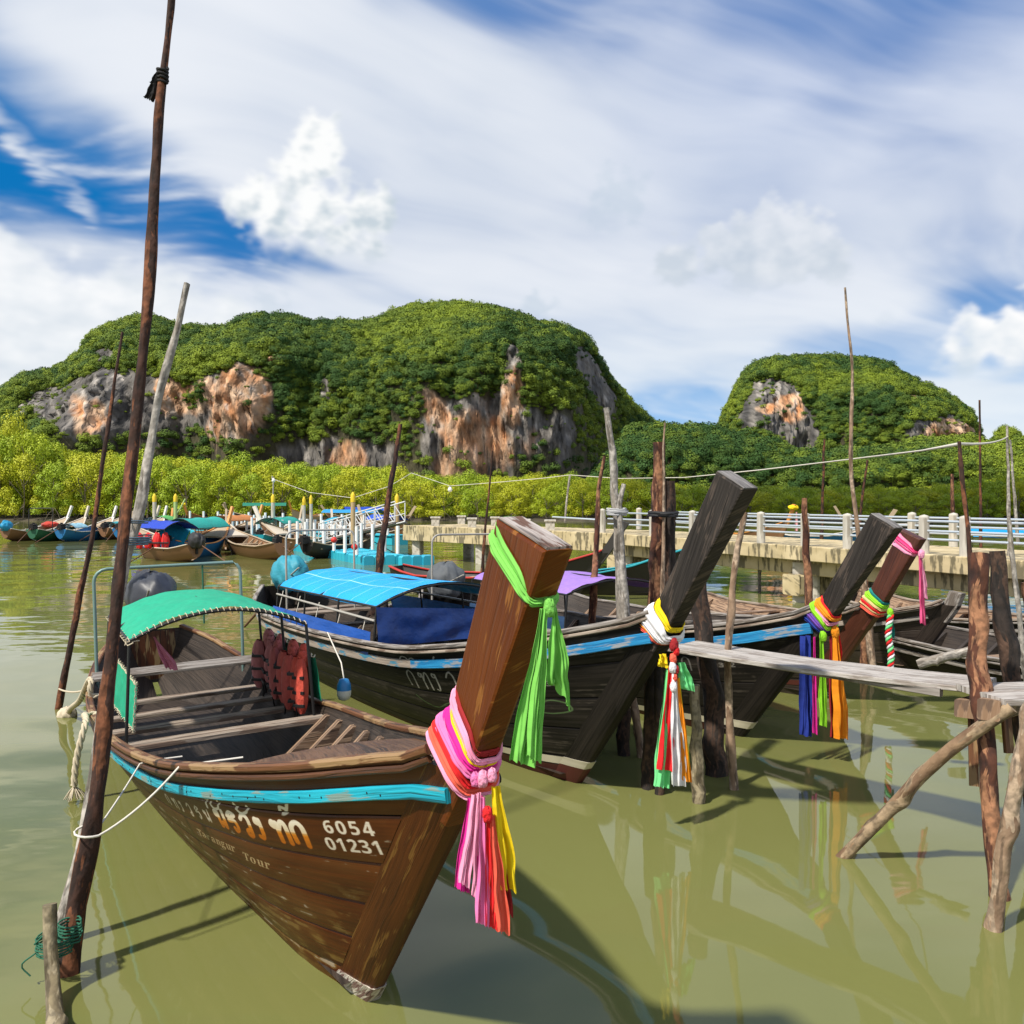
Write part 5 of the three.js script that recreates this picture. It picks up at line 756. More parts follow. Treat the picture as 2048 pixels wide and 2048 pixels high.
pole('mooring_pole', 'thin grey stake in the water below the pier railing', 'pole', [[1519, 1182, 29.2], [1519, 1100, 29.2], [1520, 1034, 29.2]], 0.055, 0.045, M.barkGrey, { seed: 28, n: 14 });
pole('mooring_pole', 'short rust red pole rising above the blue strip of the third boat', 'pole', [[1622, 1290, 13.2], [1617, 1180, 13.2], [1612, 1090, 13.2], [1609, 996, 13.2]], 0.075, 0.04, M.barkRed, { seed: 29, knots: 7 });
pole('mooring_pole', 'tall slim pale pole standing against the domed hill', 'pole', [[1745, 1330, 14.5], [1716, 1060, 14.5], [1704, 960, 14.5], [1702, 850, 14.5], [1704, 720, 14.5], [1696, 640, 14.5], [1690, 575, 14.5]], 0.055, 0.015, M.barkPale, { seed: 31, knots: 14, n: 70 });
pole('mooring_pole', 'thin far pole left of the tall pale one, beyond the pier', 'pole', [[1643, 1100, 52], [1645, 1000, 52], [1649, 878, 52]], 0.11, 0.06, M.barkDark, { seed: 32, n: 20 });
pole('mooring_pole', 'faint far pole right of the tall pale one, beyond the pier', 'pole', [[1716, 1090, 55], [1724, 1000, 55], [1735, 920, 55]], 0.10, 0.06, M.barkDark, { seed: 33, n: 16 });
pole('mooring_pole', 'short brown far pole behind the paired pier posts', 'pole', [[1905, 1090, 40], [1905, 1010, 40], [1904, 948, 40]], 0.10, 0.07, M.barkRed, { seed: 34, n: 14 });
pole('mooring_pole', 'slim crooked brown pole tied against the big peeling pier post', 'pole', [[1952, 1480, 7.45], [1946, 1330, 7.5], [1942, 1200, 7.55], [1938, 1080, 7.6], [1925, 960, 7.65], [1918, 883, 7.7]], 0.028, 0.015, M.barkDark, { seed: 35, knots: 12, n: 60 });
pole('mooring_pole', 'straight thin grey pole tallest at the right, beyond the pier', 'pole', [[1962, 1130, 26], [1961, 980, 26], [1959, 800, 26]], 0.05, 0.025, M.barkDark, { seed: 36, n: 24 });
pole('mooring_pole', 'thin grey pole carrying the end of the light cable', 'pole', [[2018, 1180, 21], [2018, 1040, 21], [2016, 940, 21], [2014, 852, 21]], 0.05, 0.025, M.barkGrey, { seed: 37, n: 24 });
pole('mooring_pole', 'second thin far pole at the right edge by the light cable', 'pole', [[2036, 1090, 30], [2028, 980, 30], [2020, 880, 30]], 0.06, 0.03, M.barkGrey, { seed: 38, n: 20 });
pole('mooring_pole', 'slim silvery pole leaning in at the right edge', 'pole', [[2060, 1420, 9.2], [2043, 1275, 9.2], [2030, 1160, 9.2], [2018, 1042, 9.2]], 0.032, 0.022, M.barkGrey, { seed: 39, knots: 8 });
pole('mooring_pole', 'reddish stick against the slim silvery pole at the right edge', 'pole', [[2062, 1300, 9.4], [2050, 1200, 9.4], [2046, 1165, 9.4]], 0.025, 0.02, M.barkRed, { seed: 40, n: 12, foot: 0 });
// gangplank and its trestle at the right
const GY = 1.45;
{
  const g = thing('gangplank', 'long grey plank gangway from the boats to the post trestle', 'gangplank', on(1690, 1330, GY).toArray()), o = g.position.clone(), A = on(1364, 1288, GY).sub(o), B = on(1972, 1366, GY).sub(o);
  const dir = B.clone().sub(A).normalize(), sd = V(-dir.z, 0, dir.x);
  for (const [k, w] of [[-0.155, 0.30], [0.157, 0.31]]) part('plank', timber([0, .25, .5, .75, k < 0 ? 1.0 : 1.28].map((t) => A.clone().lerp(B, t).addScaledVector(sd, k).add(V(0, -0.02 - 0.03 * Math.sin(t * 3.1) + (k > 0 ? .004 : 0), 0))), w, 0.045, V(0, 1, 0), 0.12), M.plank ??= wood(70, [0.36, 0.33, 0.30], [0.52, 0.48, 0.44], [0.26, 0.22, 0.19], 0.10, 0.88, [1.2, 0.5], 0.008), g);
  part('batten', timber([A.clone().add(V(0.05, -0.07, 0)), B.clone().add(V(-.4, -0.07, 0.05))], 0.06, 0.07, V(0, 1, 0)), M.silverWood, g);
  const c = on(2010, 1395, GY - 0.02), h = thing('gangplank', 'short grey plank leading from the trestle towards the right edge', 'gangplank', c.toArray());
  const e = on(1985, 1398, GY).sub(c), dd = V(0.86, 0, -0.12).normalize(); for (const k of [0, 1]) part('plank', timber([e.clone().addScaledVector(V(-.12, 0, -.99), k * 0.31), e.clone().addScaledVector(V(-.12, 0, -.99), k * 0.31).addScaledVector(dd, 2.4)], 0.30, 0.05, V(0, 1, 0)), M.plank, h);
  const bm = (lab, p, q, w, hh, m = M.tanWood) => solo('trestle_beam', lab, 'beam', timber([V(0, 0, 0), q.clone().sub(p)], w, hh, V(0, 1, 0), 0.08), m, null, p);
  bm('short squared beam end on the outer side of the big peeling post', at(1929, 1418, 7.15), at(1990, 1398, 8.6), 0.15, 0.14);
  bm('squared beam end nearest the viewer under the gangplank joint', at(1977, 1420, 6.85), at(2058, 1398, 8.4), 0.16, 0.16);
  bm('upright board nailed along the inner side of the big peeling post', at(1945, 1420, 7.25), at(1948, 1572, 7.15), 0.07, 0.04, M.railWood);
  bm('upright board hanging below the short plank at the right edge', at(2010, 1408, 7.2), at(2018, 1506, 7.15), 0.07, 0.04, M.railWood);
}
pole('pier_post', 'big reddish peeling tree trunk post holding the trestle', 'post', [[1996, 1800, 6.72], [1984, 1640, 6.85], [1966, 1420, 7.1], [1955, 1290, 7.25], [1958, 1180, 7.35], [1960, 1107, 7.4]], 0.060, 0.068, M.barkRed, { seed: 51, wander: 0.2, knots: 12, n: 60, seg: 14, bump: 0.12 });
pole('pier_post', 'black charred post beside the big peeling one', 'post', [[2100, 1900, 7.3], [2062, 1560, 7.7], [2022, 1350, 8], [2008, 1230, 8.05], [1994, 1102, 8.1]], 0.095, 0.066, M.barkBlack, { seed: 52, knots: 9, n: 50, seg: 12 });
pole('pier_post', 'pale flaking post leaning out of the water at the right edge', 'post', [[1988, 1858, 6.24], [2003, 1740, 6.2], [2022, 1620, 6.15], [2046, 1500, 6.1], [2070, 1400, 6.05]], 0.052, 0.048, M.barkPale, { seed: 53, wander: 0.2, knots: 12, n: 50, seg: 14, bump: 0.14 });
pole('brace_log', 'peeled brown log bracing the trestle slantwise out of the water', 'log', [[1690, 1710, 7.5], [1760, 1640, 7.35], [1850, 1545, 7.15], [1940, 1470, 6.95], [2024, 1414, 6.8]], 0.048, 0.052, M.pileBrown ??= bark(27, [0.13, 0.075, 0.042], [0.27, 0.175, 0.10], [0.36, 0.26, 0.16], 0.05), { seed: 54, wander: 0.12, bump: 0.05, knots: 4, n: 50, seg: 14, foot: 0.15 });
pole('brace_log', 'bark covered log lying level behind the gangplank near the posts', 'log', [[1836, 1330, 9.6], [1885, 1316, 9.5], [1940, 1302, 9.4]], 0.05, 0.05, M.barkGrey, { seed: 55, knots: 5, n: 20, foot: 0 });
pole('trestle_pile', 'black pile under the gangplank leaning up to the dark prow', 'pile', [[1434, 1548, 9.75], [1424, 1400, 9.8], [1408, 1270, 9.9], [1393, 1150, 10]], 0.115, 0.105, M.barkBlack, { seed: 56, knots: 6 });
pole('trestle_pile', 'sawn short stub standing in front of the black pile', 'pile', [[1397, 1605, 8.85], [1394, 1500, 8.88], [1390, 1370, 8.9]], 0.065, 0.052, M.pileOlive, { seed: 57, knots: 5, n: 24 });
pole('trestle_pile', 'dark pile just behind the hanging white ribbons', 'pile', [[1318, 1585, 9.1], [1318, 1450, 9.15], [1316, 1320, 9.2]], 0.05, 0.045, M.barkBlack, { seed: 58 });
pole('trestle_pile', 'thick dark pile beneath the bow of the second boat', 'pile', [[1297, 1575, 9.3], [1300, 1450, 9.35], [1304, 1330, 9.4]], 0.065, 0.065, M.barkBlack, { seed: 59 });
pole('trestle_pile', 'slanting thin stake with a pale side under the second bow', 'pile', [[1281, 1512, 10.4], [1272, 1440, 10.45], [1262, 1380, 10.5]], 0.055, 0.04, M.barkPale, { seed: 60, n: 20 });
pole('trestle_pile', 'blackened pile farthest left under the second bow', 'pile', [[1247, 1508, 10.5], [1248, 1440, 10.6], [1250, 1370, 10.7]], 0.075, 0.07, M.barkBlack, { seed: 61, n: 20 });
pole('mooring_pole', 'pair of peeled brown stakes behind the braided cord', 'pole', [[1740, 1345, 15.4], [1738, 1250, 15.4], [1737, 1180, 15.4]], 0.07, 0.06, M.barkPale, { seed: 62, n: 20 });
pole('mooring_pole', 'red peeled stake left of the braided cord', 'pole', [[1728, 1345, 15.3], [1728, 1250, 15.3], [1730, 1160, 15.3]], 0.06, 0.05, M.barkRed, { seed: 63, n: 20 });
// the light cable with its bulbs
{
  const pts = [[543, 957, 56], [620, 985, 53], [706, 996, 49], [780, 972, 47], [823, 946, 46], [900, 972, 45], [991, 965, 44], [1090, 956, 43], [1140, 950, 42], [1240, 957, 37], [1370, 955, 30], [1520, 940, 24], [1680, 921, 19.5], [1845, 901, 14], [1918, 888, 7.7]];
  solo('light_cable', 'thin pale cable sagging across the water from mast to mast', 'cable', tube(pts.map((p) => at(...p)), 0.015, 5), M.cord);
  solo('light_cable', 'last span of pale cable running to the pole at the right edge', 'cable', tube(sag(at(1918, 888, 7.7), at(2014, 874, 21), 0.05, 8), 0.014, 5), M.cord);
  for (const [x, y, d, l] of [[900, 978, 45, 'white bulb hanging on the cable above the left end of the pier'], [547, 960, 55.8, 'white lamp head at the far end of the cable']]) { const b = thing('light_bulb', l, 'bulb', at(x, y, d).toArray()); part('glass', new THREE.LatheGeometry([[0.005, -.16], [.09, -.12], [.12, -.03], [.08, .06], [.05, .1]].map(([r, q]) => new THREE.Vector2(r, q)), 12), plain([0.8, 0.8, 0.75], 0.3), b); part('cap', new THREE.CylinderGeometry(.05, .05, .1, 8).translate(0, .13, 0), M.greyPipe, b); }
}
// ---------------------------------------------------------------- concrete pier
const PA = V(-5.4, 0, -45.6), PB = V(3.73, 0, -35.5), PC = V(12.9, 0, -16.0), DECK = 1.66;
{
  const g = thing('concrete_pier', 'long weathered concrete pier with paired posts and steel rails', 'pier', [0, 0, 0]);
  const spanAt = (A, B, t, off, y) => A.clone().lerp(B, t).add(V(0, y, 0)).addScaledVector(B.clone().sub(A).normalize().cross(V(0, 1, 0)), off);   // off: positive away from the viewer's left... towards the far side when negative
  const seg = (name, A, B, off, y0, y1, w, m, n = 1) => part(name, timber(Array.from({ length: n + 1 }, (_, i) => spanAt(A, B, i / n, off, (y0 + y1) / 2)), w, y1 - y0, V(0, 1, 0), 0.05), m, g);
  const farS = PB.clone().sub(PA).normalize().cross(V(0, 1, 0)).z < 0 ? 1 : -1;
  const C2 = PC.clone().add(PC.clone().sub(PB).multiplyScalar(0.35));
  seg('edge_beam', PA, PB, 0, DECK - 0.75, DECK, 0.4, M.concrete, 8); seg('edge_beam', PB, C2, 0, DECK - 0.42, DECK, 0.4, M.concrete, 14);
  seg('deck_slab', PA, PB, farS * 1.7, DECK - 0.3, DECK - 0.004, 3.0, M.concrete); seg('deck_slab', PB, C2, farS * 1.7, DECK - 0.3, DECK - 0.004, 3.0, M.concrete);
  seg('edge_beam', PB, C2, farS * 3.4, DECK - 0.42, DECK, 0.4, M.concrete, 6); seg('edge_beam', PA, PB, farS * 3.4, DECK - 0.75, DECK, 0.4, M.concrete, 6);
  seg('girder', PB, C2, farS * 0.35, DECK - 0.85, DECK - 0.42, 0.35, M.concrete, 6); seg('girder', PB, C2, farS * 2.9, DECK - 0.85, DECK - 0.42, 0.35, M.concrete, 6);
  const col = (A, B, t, off, w) => { const c = spanAt(A, B, t, farS * off, 0); part('column', timber([c.clone().add(V(0, -1, 0)), c.clone().add(V(0, DECK - 0.5, 0))], w, w, V(1, 0, 0.4), 0.08), M.postConcrete, g); };
  for (const [t, o, w] of [[0.05, 0.25, 0.45], [0.10, 3.0, 0.45], [0.42, 0.25, 0.5], [0.50, 3.0, 0.5], [0.62, .4, .45]]) col(PA, PB, t, o, w);
  for (const t of [0.02, 0.36, 0.72, 1.0]) for (const o of [0.5, 2.9]) col(PB, C2, t, o, 0.75);
  for (const t of [0.02, 0.36, 0.72, 1.0]) { const c = spanAt(PB, C2, t, farS * -0.1, DECK - 1.15), d = spanAt(PB, C2, t, farS * 3.5, DECK - 1.15); part('cross_head', timber([c, d], 0.7, 0.6, V(0, 1, 0), 0.08), M.concrete, g); }
  const post = (p, h, r) => part('rail_post', (() => { const q = new THREE.LatheGeometry([[r, 0], [r, h - r * 0.7], [r * 0.92, h - r * 0.3], [r * 0.55, h - 0.02], [0.003, h]].map(([a, b]) => new THREE.Vector2(a, b)), 14); q.translate(p.x, p.y, p.z); return q; })(), M.postConcrete, g);
  const PX = [1205, 1278, 1305, 1385, 1420, 1522, 1610, 1695, 1824, 1848, 1907, 1930, 2075], line = (A, B, px) => { const k = (px - 1024) / F, D = B.clone().sub(A); return (k * -A.z - A.x) / (D.x + k * D.z); };
  for (const px of PX) { const near = ![1278, 1420, 1907, 1824].includes(px); let t, p; if (near) { t = line(PB, C2, px); p = spanAt(PB, C2, t, 0, DECK); } else { const s = spanAt(PB, C2, 0, farS * 3.4, 0), e = spanAt(PB, C2, 1, farS * 3.4, 0); t = line(s, e, px); p = s.clone().lerp(e, t).add(V(0, DECK, 0)); } if (t < 1.02) post(p, 0.96, 0.125); }
  for (const off of [0, farS * 3.4]) for (const y of [0.36, 0.56, 0.80]) part('rail', tube([spanAt(PB, C2, off ? 0 : 0.005, off, DECK + y), spanAt(PB, C2, 1, off, DECK + y)], 0.032, 8), M.railPipe ??= plain([0.50, 0.56, 0.62], 0.4, { metalness: 0.3 }), g);
  // stub posts of the rail-less landing
  for (const [px, d] of [[871, 45], [923, 48], [944, 42.6], [990, 45], [1050, 40], [1100, 38.6]]) { const p = at(px, 1000, d), w = 0.19; part('stub_post', box(p.x - w, p.x + w, DECK - 0.02, DECK + 0.36, p.z - w, p.z + w, 0.02), M.postConcrete, g); part('stub_cap', box(p.x - w - .05, p.x + w + .05, DECK + 0.36, DECK + 0.45, p.z - w - .05, p.z + w + .05, 0.02), M.postConcrete, g); }
  part('rail', tube([at(1105, 1034, 38), at(1205, 1040, 36)], 0.04), M.railPipe, g);
}
// steel gangway sloping from the landing to the floating dock
{
  const A = V(-10.6, 0.55, -50), B = V(-5.9, 1.75, -47.2), g = thing('steel_ramp', 'white steel ramp with truss railings between the pier and the floating dock', 'ramp', A.toArray()), T = plain([0.62, 0.62, 0.60], 0.5), q = B.clone().sub(A), n = 8, sd = V(0.5, 0, 0.86);
  part('ramp_deck', timber([V(0, 0, 0), q], 1.3, 0.1, V(0, 1, 0)), M.silverWood, g);
  for (const s of [-0.65, 0.65]) { const rail = []; const pt = (t, y) => q.clone().multiplyScalar(t).addScaledVector(sd, s).add(V(0, y, 0)); rail.push(tube([pt(0, 0.08), pt(1, 0.08)], 0.035), tube([pt(0, 1.05), pt(1, 1.12)], 0.035), tube([pt(0, 0.5), pt(1, 0.5)], 0.022)); for (let i = 0; i <= n; i++) { rail.push(tube([pt(i / n, 0.08), pt(i / n, 1.06)], 0.03)); if (i < n) rail.push(tube([pt(i / n, 1.05), pt((i + 1) / n, 0.08)], 0.024)); } part('truss_railing', merge(rail), T, g); }
}
// floating dock: rows of plastic cubes with white posts
{
  const D0 = V(-5.9, 0, -41), D1 = V(-24, 0, -76), dir = D1.clone().sub(D0), len = dir.length(); dir.normalize(); const sd = dir.clone().cross(V(0, 1, 0)).normalize(), cyan = plain([0.03, 0.42, 0.56], 0.5), cyan2 = plain([0.02, 0.34, 0.50], 0.5);
  const g = thing('floating_dock', 'long turquoise floating dock of plastic cubes with white posts', 'dock', D0.toArray(), 0), cube = box(-0.24, 0.24, -0.2, 0.42, -0.24, 0.24, 0.07), yaw = Math.atan2(-dir.z, dir.x); cube.rotateY(yaw);
  const rest = []; let n = 0;
  for (let i = 0; i < len / 0.5; i++) for (let k = 0; k < 4; k++) { const p = dir.clone().multiplyScalar(i * 0.5).addScaledVector(sd, k * 0.5 - 0.75); if (i < 46) { const m = part('float_cube', cube, (i + k) % 5 ? cyan : cyan2, g); m.position.copy(p).add(V(0, ((i * 3 + k) % 4) * 0.008, 0)); n++; } else rest.push(cube.clone().translate(p.x, p.y, p.z)); }
  part('float_cubes', merge(rest), cyan, g).userData.kind = 'stuff';
  const pg = new THREE.CylinderGeometry(0.085, 0.085, 1.3, 10), wp = plain([0.82, 0.82, 0.80], 0.5); for (let i = 0; i < 21; i++) for (const s of [-1, 1]) { const m = part('dock_post', pg, wp, g); m.position.copy(dir).multiplyScalar(0.8 + i * 1.85).addScaledVector(sd, s * 1.0).add(V(0, 1.08, 0)); }
  const h = thing('floating_dock', 'short turquoise cube float under the left end of the pier', 'dock', [-4.75, 0, -40.6]); for (let i = 0; i < 3; i++) for (let k = 0; k < 2; k++) { const m = part('float_cube', cube, (i + k) % 3 ? cyan2 : cyan, h); m.position.set(i * 0.5 * 0.95 - 0.1, 0, -k * 0.5 - 0.1 * i); }
}
{
  const D0 = on(800, 1090), D1 = on(395, 1066), dir = D1.clone().sub(D0), len = dir.length(); dir.normalize(); const sd = dir.clone().cross(V(0, 1, 0)).normalize(), g = thing('dock_walkway', 'turquoise painted walkway with white posts further along the dock', 'walkway', D0.toArray()), tq = plain([0.02, 0.40, 0.52], 0.55), wp = plain([0.82, 0.82, 0.80], 0.5), bd = timber([V(0, 0, 0), dir.clone().multiplyScalar(0.96)], 1.5, 0.08, V(0, 1, 0));
  for (let i = 0; i < Math.floor(len); i++) { const m = part('deck_board', bd, tq, g); m.position.copy(dir).multiplyScalar(i).add(V(0, 0.62, 0)); }
  part('float_hull', timber([V(0, 0.25, 0), dir.clone().multiplyScalar(len)], 1.3, 0.6, V(0, 1, 0)), tq, g);
  const pg = new THREE.CylinderGeometry(0.09, 0.09, 1.3, 10); for (let i = 0; i < len / 2.6; i++) for (const s of [-0.7]) { const m = part('dock_post', pg, wp, g); m.position.copy(dir).multiplyScalar(i * 2.6 + 0.4).addScaledVector(sd, s).add(V(0, 1.3, 0)); }
  for (const [px, py, d, l] of [[709, 1094, 40.4, 'round red buoy on the end of the turquoise cube dock'], [668, 1080, 44, 'small orange red buoy hung along the turquoise dock']]) { const b = thing('buoy', l, 'buoy', at(px, py, d).toArray()); part('buoy_ball', new THREE.SphereGeometry(0.15, 18, 12), plain([0.62, 0.03, 0.02], 0.5), b); part('buoy_ring', new THREE.TorusGeometry(0.07, 0.02, 8, 14).translate(0, 0.19, 0), M.blackPipe, b); }
}
const pileLabel = ['yellow topped concrete pile farthest left, by the blue canopy boat', 'greenish pile with a yellow cap and a bent bracket', 'concrete pile carrying the lamp pole at the far dock', 'left one of two slim yellow capped piles at the dock', 'right one of two slim yellow capped piles at the dock', 'tall yellow topped timber pile before the ramp', 'yellow topped pile standing behind the ramp'];
[[309, 993, 58], [351, 993, 60], [546, 994, 57], [608, 999, 55], [622, 996, 55], [706, 991, 47.5], [794, 994, 52]].forEach(([px, py, d], k) => {
  const top = at(px, py, d), g = thing('mooring_pile', pileLabel[k], 'pile', [top.x, 0, top.z], 0), r = k === 3 || k === 4 ? 0.10 : 0.125, c = new THREE.CylinderGeometry(r, r, top.y + 0.6, 12); c.translate(0, top.y / 2 - 0.3, 0); part('shaft', c, k === 1 ? plain([0.36, 0.48, 0.20], 0.8) : k > 4 ? M.pilePale ??= plain([0.46, 0.32, 0.16], 0.8) : M.postConcrete, g);
  const cap = new THREE.LatheGeometry([[r + 0.01, -0.35], [r + 0.01, 0], [r * 0.4, 0.16], [0.005, 0.2]].map(([a, b]) => new THREE.Vector2(a, b)), 12); cap.translate(0, top.y, 0); part('cap', cap, plain([0.75, 0.52, 0.02], 0.6), g);
  if (k === 1) part('bracket', tube([V(0, 1.9, 0), V(0.35, 2.4, 0), V(0.65, 3.0, 0)], 0.05), plain([0.36, 0.48, 0.20], 0.8), g);
  if (k === 2) part('lamp_pole', tube([V(0, top.y, 0), V(0.02, top.y + 0.9, 0), V(-0.06, top.y + 1.35, 0)], 0.04), M.greyPipe, g);
});
// ---------------------------------------------------------------- the other long-tail boats: behind the front four, at the dock and across the water
const FG = (k = 1, L = 8) => ({ L, back: 0.3, gun: [[-L, 0.85 * k], [-L * 0.8, 0.62 * k], [-L * 0.5, 0.62 * k], [-L * 0.2, 0.85 * k], [0.2, 1.25 * k], [1.0, 1.5 * k]], beam: [[-L, 0.45], [-L * 0.85, 0.82], [-L * 0.6, 1.0], [-L * 0.35, 0.96], [-L * 0.1, 0.72], [0.3, 0.42], [1.0, 0.17]], F1: [1.1, 1.45 * k], F2: [1.65, 2.3 * k], W: 0.24, T: 0.12 });
const P = { tan: plain([0.42, 0.32, 0.21], 0.75), pale: plain([0.55, 0.48, 0.38], 0.75), brown: plain([0.22, 0.11, 0.05], 0.6), dark: plain([0.03, 0.026, 0.022], 0.6), blue: plain([0.01, 0.14, 0.34], 0.5), white: plain([0.66, 0.62, 0.54], 0.6), green: plain([0.02, 0.12, 0.06], 0.6), red: plain([0.45, 0.03, 0.02], 0.6), orange: plain([0.65, 0.26, 0.05], 0.6), teal: plain([0.01, 0.30, 0.36], 0.5) };
const fm = (hull, rail, inner = P.tan, prow = rail) => ({ hull, inner, prow, stem: hull, rail, deck: inner, thwart: P.tan, floor: inner, rib: P.tan, strip: rail });
function farBoat(label, [px, py], [hx, hz], mats, extra = {}) { const l = Math.hypot(hx, hz), p = on(px, py, 0), k = extra.k ?? 1; return longtail({ label, far: true, pos: [p.x, -p.z], hx: hx / l, hz: hz / l, mats, thwarts: [[-2.2, 0.55, 0.25, 0.05], [-3.6, 0.5, 0.25, 0.05], [-5, 0.5, 0.25, 0.05]], ribs: extra.ribs, ...FG(k, extra.L ?? 8), ...extra.o }); }
// open boats just behind the front four
const near = { hull: M.darkWood, inner: M.tanWood, prow: M.silverWood, stem: M.darkWood, rail: M.greyWood, lip: M.silverWood, strip: M.silverWood, deck: M.greyWood, thwart: M.tanWood, rib: M.tanWood, floor: M.tanWood };
const mid = (label, pos, hd, o = {}) => { const l = Math.hypot(...hd); return longtail({ label, pos, hx: hd[0] / l, hz: hd[1] / l, mats: near, strakes: 4, thwarts: [[-2.5, 0.5, 0.22, 0.04], [-4.5, 0.5, 0.22, 0.04]], ribs: [-7, -1, 0.6], ...FG(o.k ?? 0.9, o.L ?? 8.5), ...o }); };
mid('unpainted open longtail boat with bare ribs, behind the third boat', [7.0, 15.6], [0.42, 0.9], { L: 7, F1: [0.9, 1.2], F2: [1.0, 1.45] });
mid('dark open longtail boat lying behind the gangplank at the right', [9.2, 9.9], [0.26, 0.966], { L: 9, mats: { ...near, hull: M.tarWood, inner: M.darkWood, rib: M.darkWood, rail: M.silverWood } });
mid('old grey longtail boat beside the pier column at the right', [10.6, 15.2], [0.3, 0.95], { L: 7.5, mats: { ...near, hull: M.tarWood } });
farBoat('dark longtail boat with a red rail moored under the pier', [1150, 1200], [0.9, 0.35], fm(P.dark, P.red, P.dark, P.dark), { L: 6 });
farBoat('dark longtail boat with a turquoise rail moored under the pier', [1320, 1190], [0.9, 0.3], fm(P.dark, P.teal, P.dark, P.dark), { L: 5 });
// at the dock
{
  const b = farBoat('brown longtail boat with a blue canopy and red life jackets at the dock', [287, 1113], [-0.7, -0.72], fm(P.brown, P.pale, P.tan, P.tan), { L: 6.2 });
  awning(b, { a0: -4.6, a1: -1.2, hw: 0.85, side: 1.55, crown: 1.9, cloth: cloth([0.008, 0.05, 0.48], .6), posts: [[-1.2, 1], [-1.2, -1], [-4.6, 1], [-4.6, -1]] }); screen(b, 'side_screen', [V(-3.2, 1.05, -0.98), V(-0.8, 1.15, -0.9), V(-0.8, .75, -0.95), V(-3.2, 0.55, -1.02)], cloth([0.06, 0.05, 0.35], .6)); engine(b, '', plain([0.02, .02, .022], .6), { a: -6.2, y: 0.8 });
  const at0 = toWorld(b, V(-3.6, 1.3, -0.95)); for (let k = 0; k < 4; k++) { const p = at0.clone().add(V((k - 1.5) * -0.42, 0, 0.15)), g = thing('life_jacket', ['first', 'second', 'third', 'last'][k] + ' red life jacket from the stern of the far blue canopy boat', 'life jacket', p.toArray(), 0, 'red life jackets on the far blue canopy boat'); part('jacket_body', lump(0, -0.35, 0, 0.19, 0.42, 0.14, k + 3), P.redJacket ??= plain([0.72, 0.02, 0.02], .7), g); part('strap', box(-.2, .2, -.45, -.38, .08, .16, .01), M.blackPipe, g); }
}
{
  const b = farBoat('longtail boat under teal and lime tarpaulins at the dock', [440, 1106], [0.15, -0.99], fm(P.blue, P.orange, P.tan, P.orange), { L: 5.5, k: 1.1 });
  awning(b, { a0: -4.4, a1: -0.6, hw: 0.9, side: 1.5, crown: 2.0, cloth: cloth([0.02, 0.42, 0.34], .6), posts: [[-0.6, 1], [-0.6, -1], [-4.4, 1], [-4.4, -1]] }); screen(b, 'side_screen', [V(-4.3, 1.45, -0.95), V(-1.5, 1.45, -0.95), V(-1.5, 0.7, -1), V(-4.3, 0.6, -1.02)], cloth([0.10, 0.62, 0.08], .6)); screen(b, 'stern_sheet', [V(-4.5, 1.7, -.8), V(-4.5, 1.7, .8), V(-5.4, .75, .8), V(-5.4, .75, -.8)], cloth([0.01, 0.33, 0.48], .5)); engine(b, '', null, { a: -5.6, y: 0.8, dir: -1 });
}
{ const b = farBoat('open pale wooden longtail boat with a black engine at the dock', [464, 1104], [-0.55, -0.83], fm(P.brown, P.tan, P.pale, P.tan), { L: 8.4, ribs: [-6.5, -1, 0.55], o: { F1: [0.7, 1.3], F2: [0.9, 1.9] } }); engine(b, '', null, { a: -7.6, y: 0.75 }); }
{ const b = farBoat('open tan longtail boat with a white flared prow at the dock', [545, 1098], [-0.85, -0.5], fm(P.brown, P.tan, P.pale, P.white), { L: 5, ribs: [-4.5, -1, 0.5], k: 1.1 }); engine(b, '', null, { a: -6.9, y: 0.75, dir: -1 }); }
{ const b = farBoat('dark longtail boat moored along the turquoise dock', [735, 1106], [0.4, -0.92], fm(P.dark, P.tan, P.tan, P.tan), { L: 5.6, o: { F1: [0.8, 1.1], F2: [1.0, 1.4] } }); engine(b, '', null, { a: -5.7, y: 0.75 }); }
const row = [
  ['blue wrapped longtail boat cut by the left edge', 10, 1083, fm(P.brown, P.white), cloth([0.01, 0.28, 0.50], .6), 1.0],
  ['dark green longtail boat with a pale interior, second from the left edge', 64, 1084, fm(P.green, P.pale), null, 0.9],
  ['blue and white longtail boat with a small light canopy, seen from astern', 120, 1084, fm(P.blue, P.white), cloth([0.30, 0.55, 0.66], .6), 0.85],
  ['small pale longtail boat with a green cover inside', 164, 1076, fm(P.brown, P.pale), cloth([0.02, 0.40, 0.17], .6), 0.5],
  ['brown longtail boat with a teal awning and bare black engine, behind the leaning poles', 207, 1080, fm(P.brown, P.pale), cloth([0.02, 0.36, 0.40], .6), 0.9],
  ['low pale and blue longtail boat just left of the tallest pole', 236, 1082, fm(P.blue, P.white), cloth([0.02, 0.22, 0.55], .6), 0.8]];
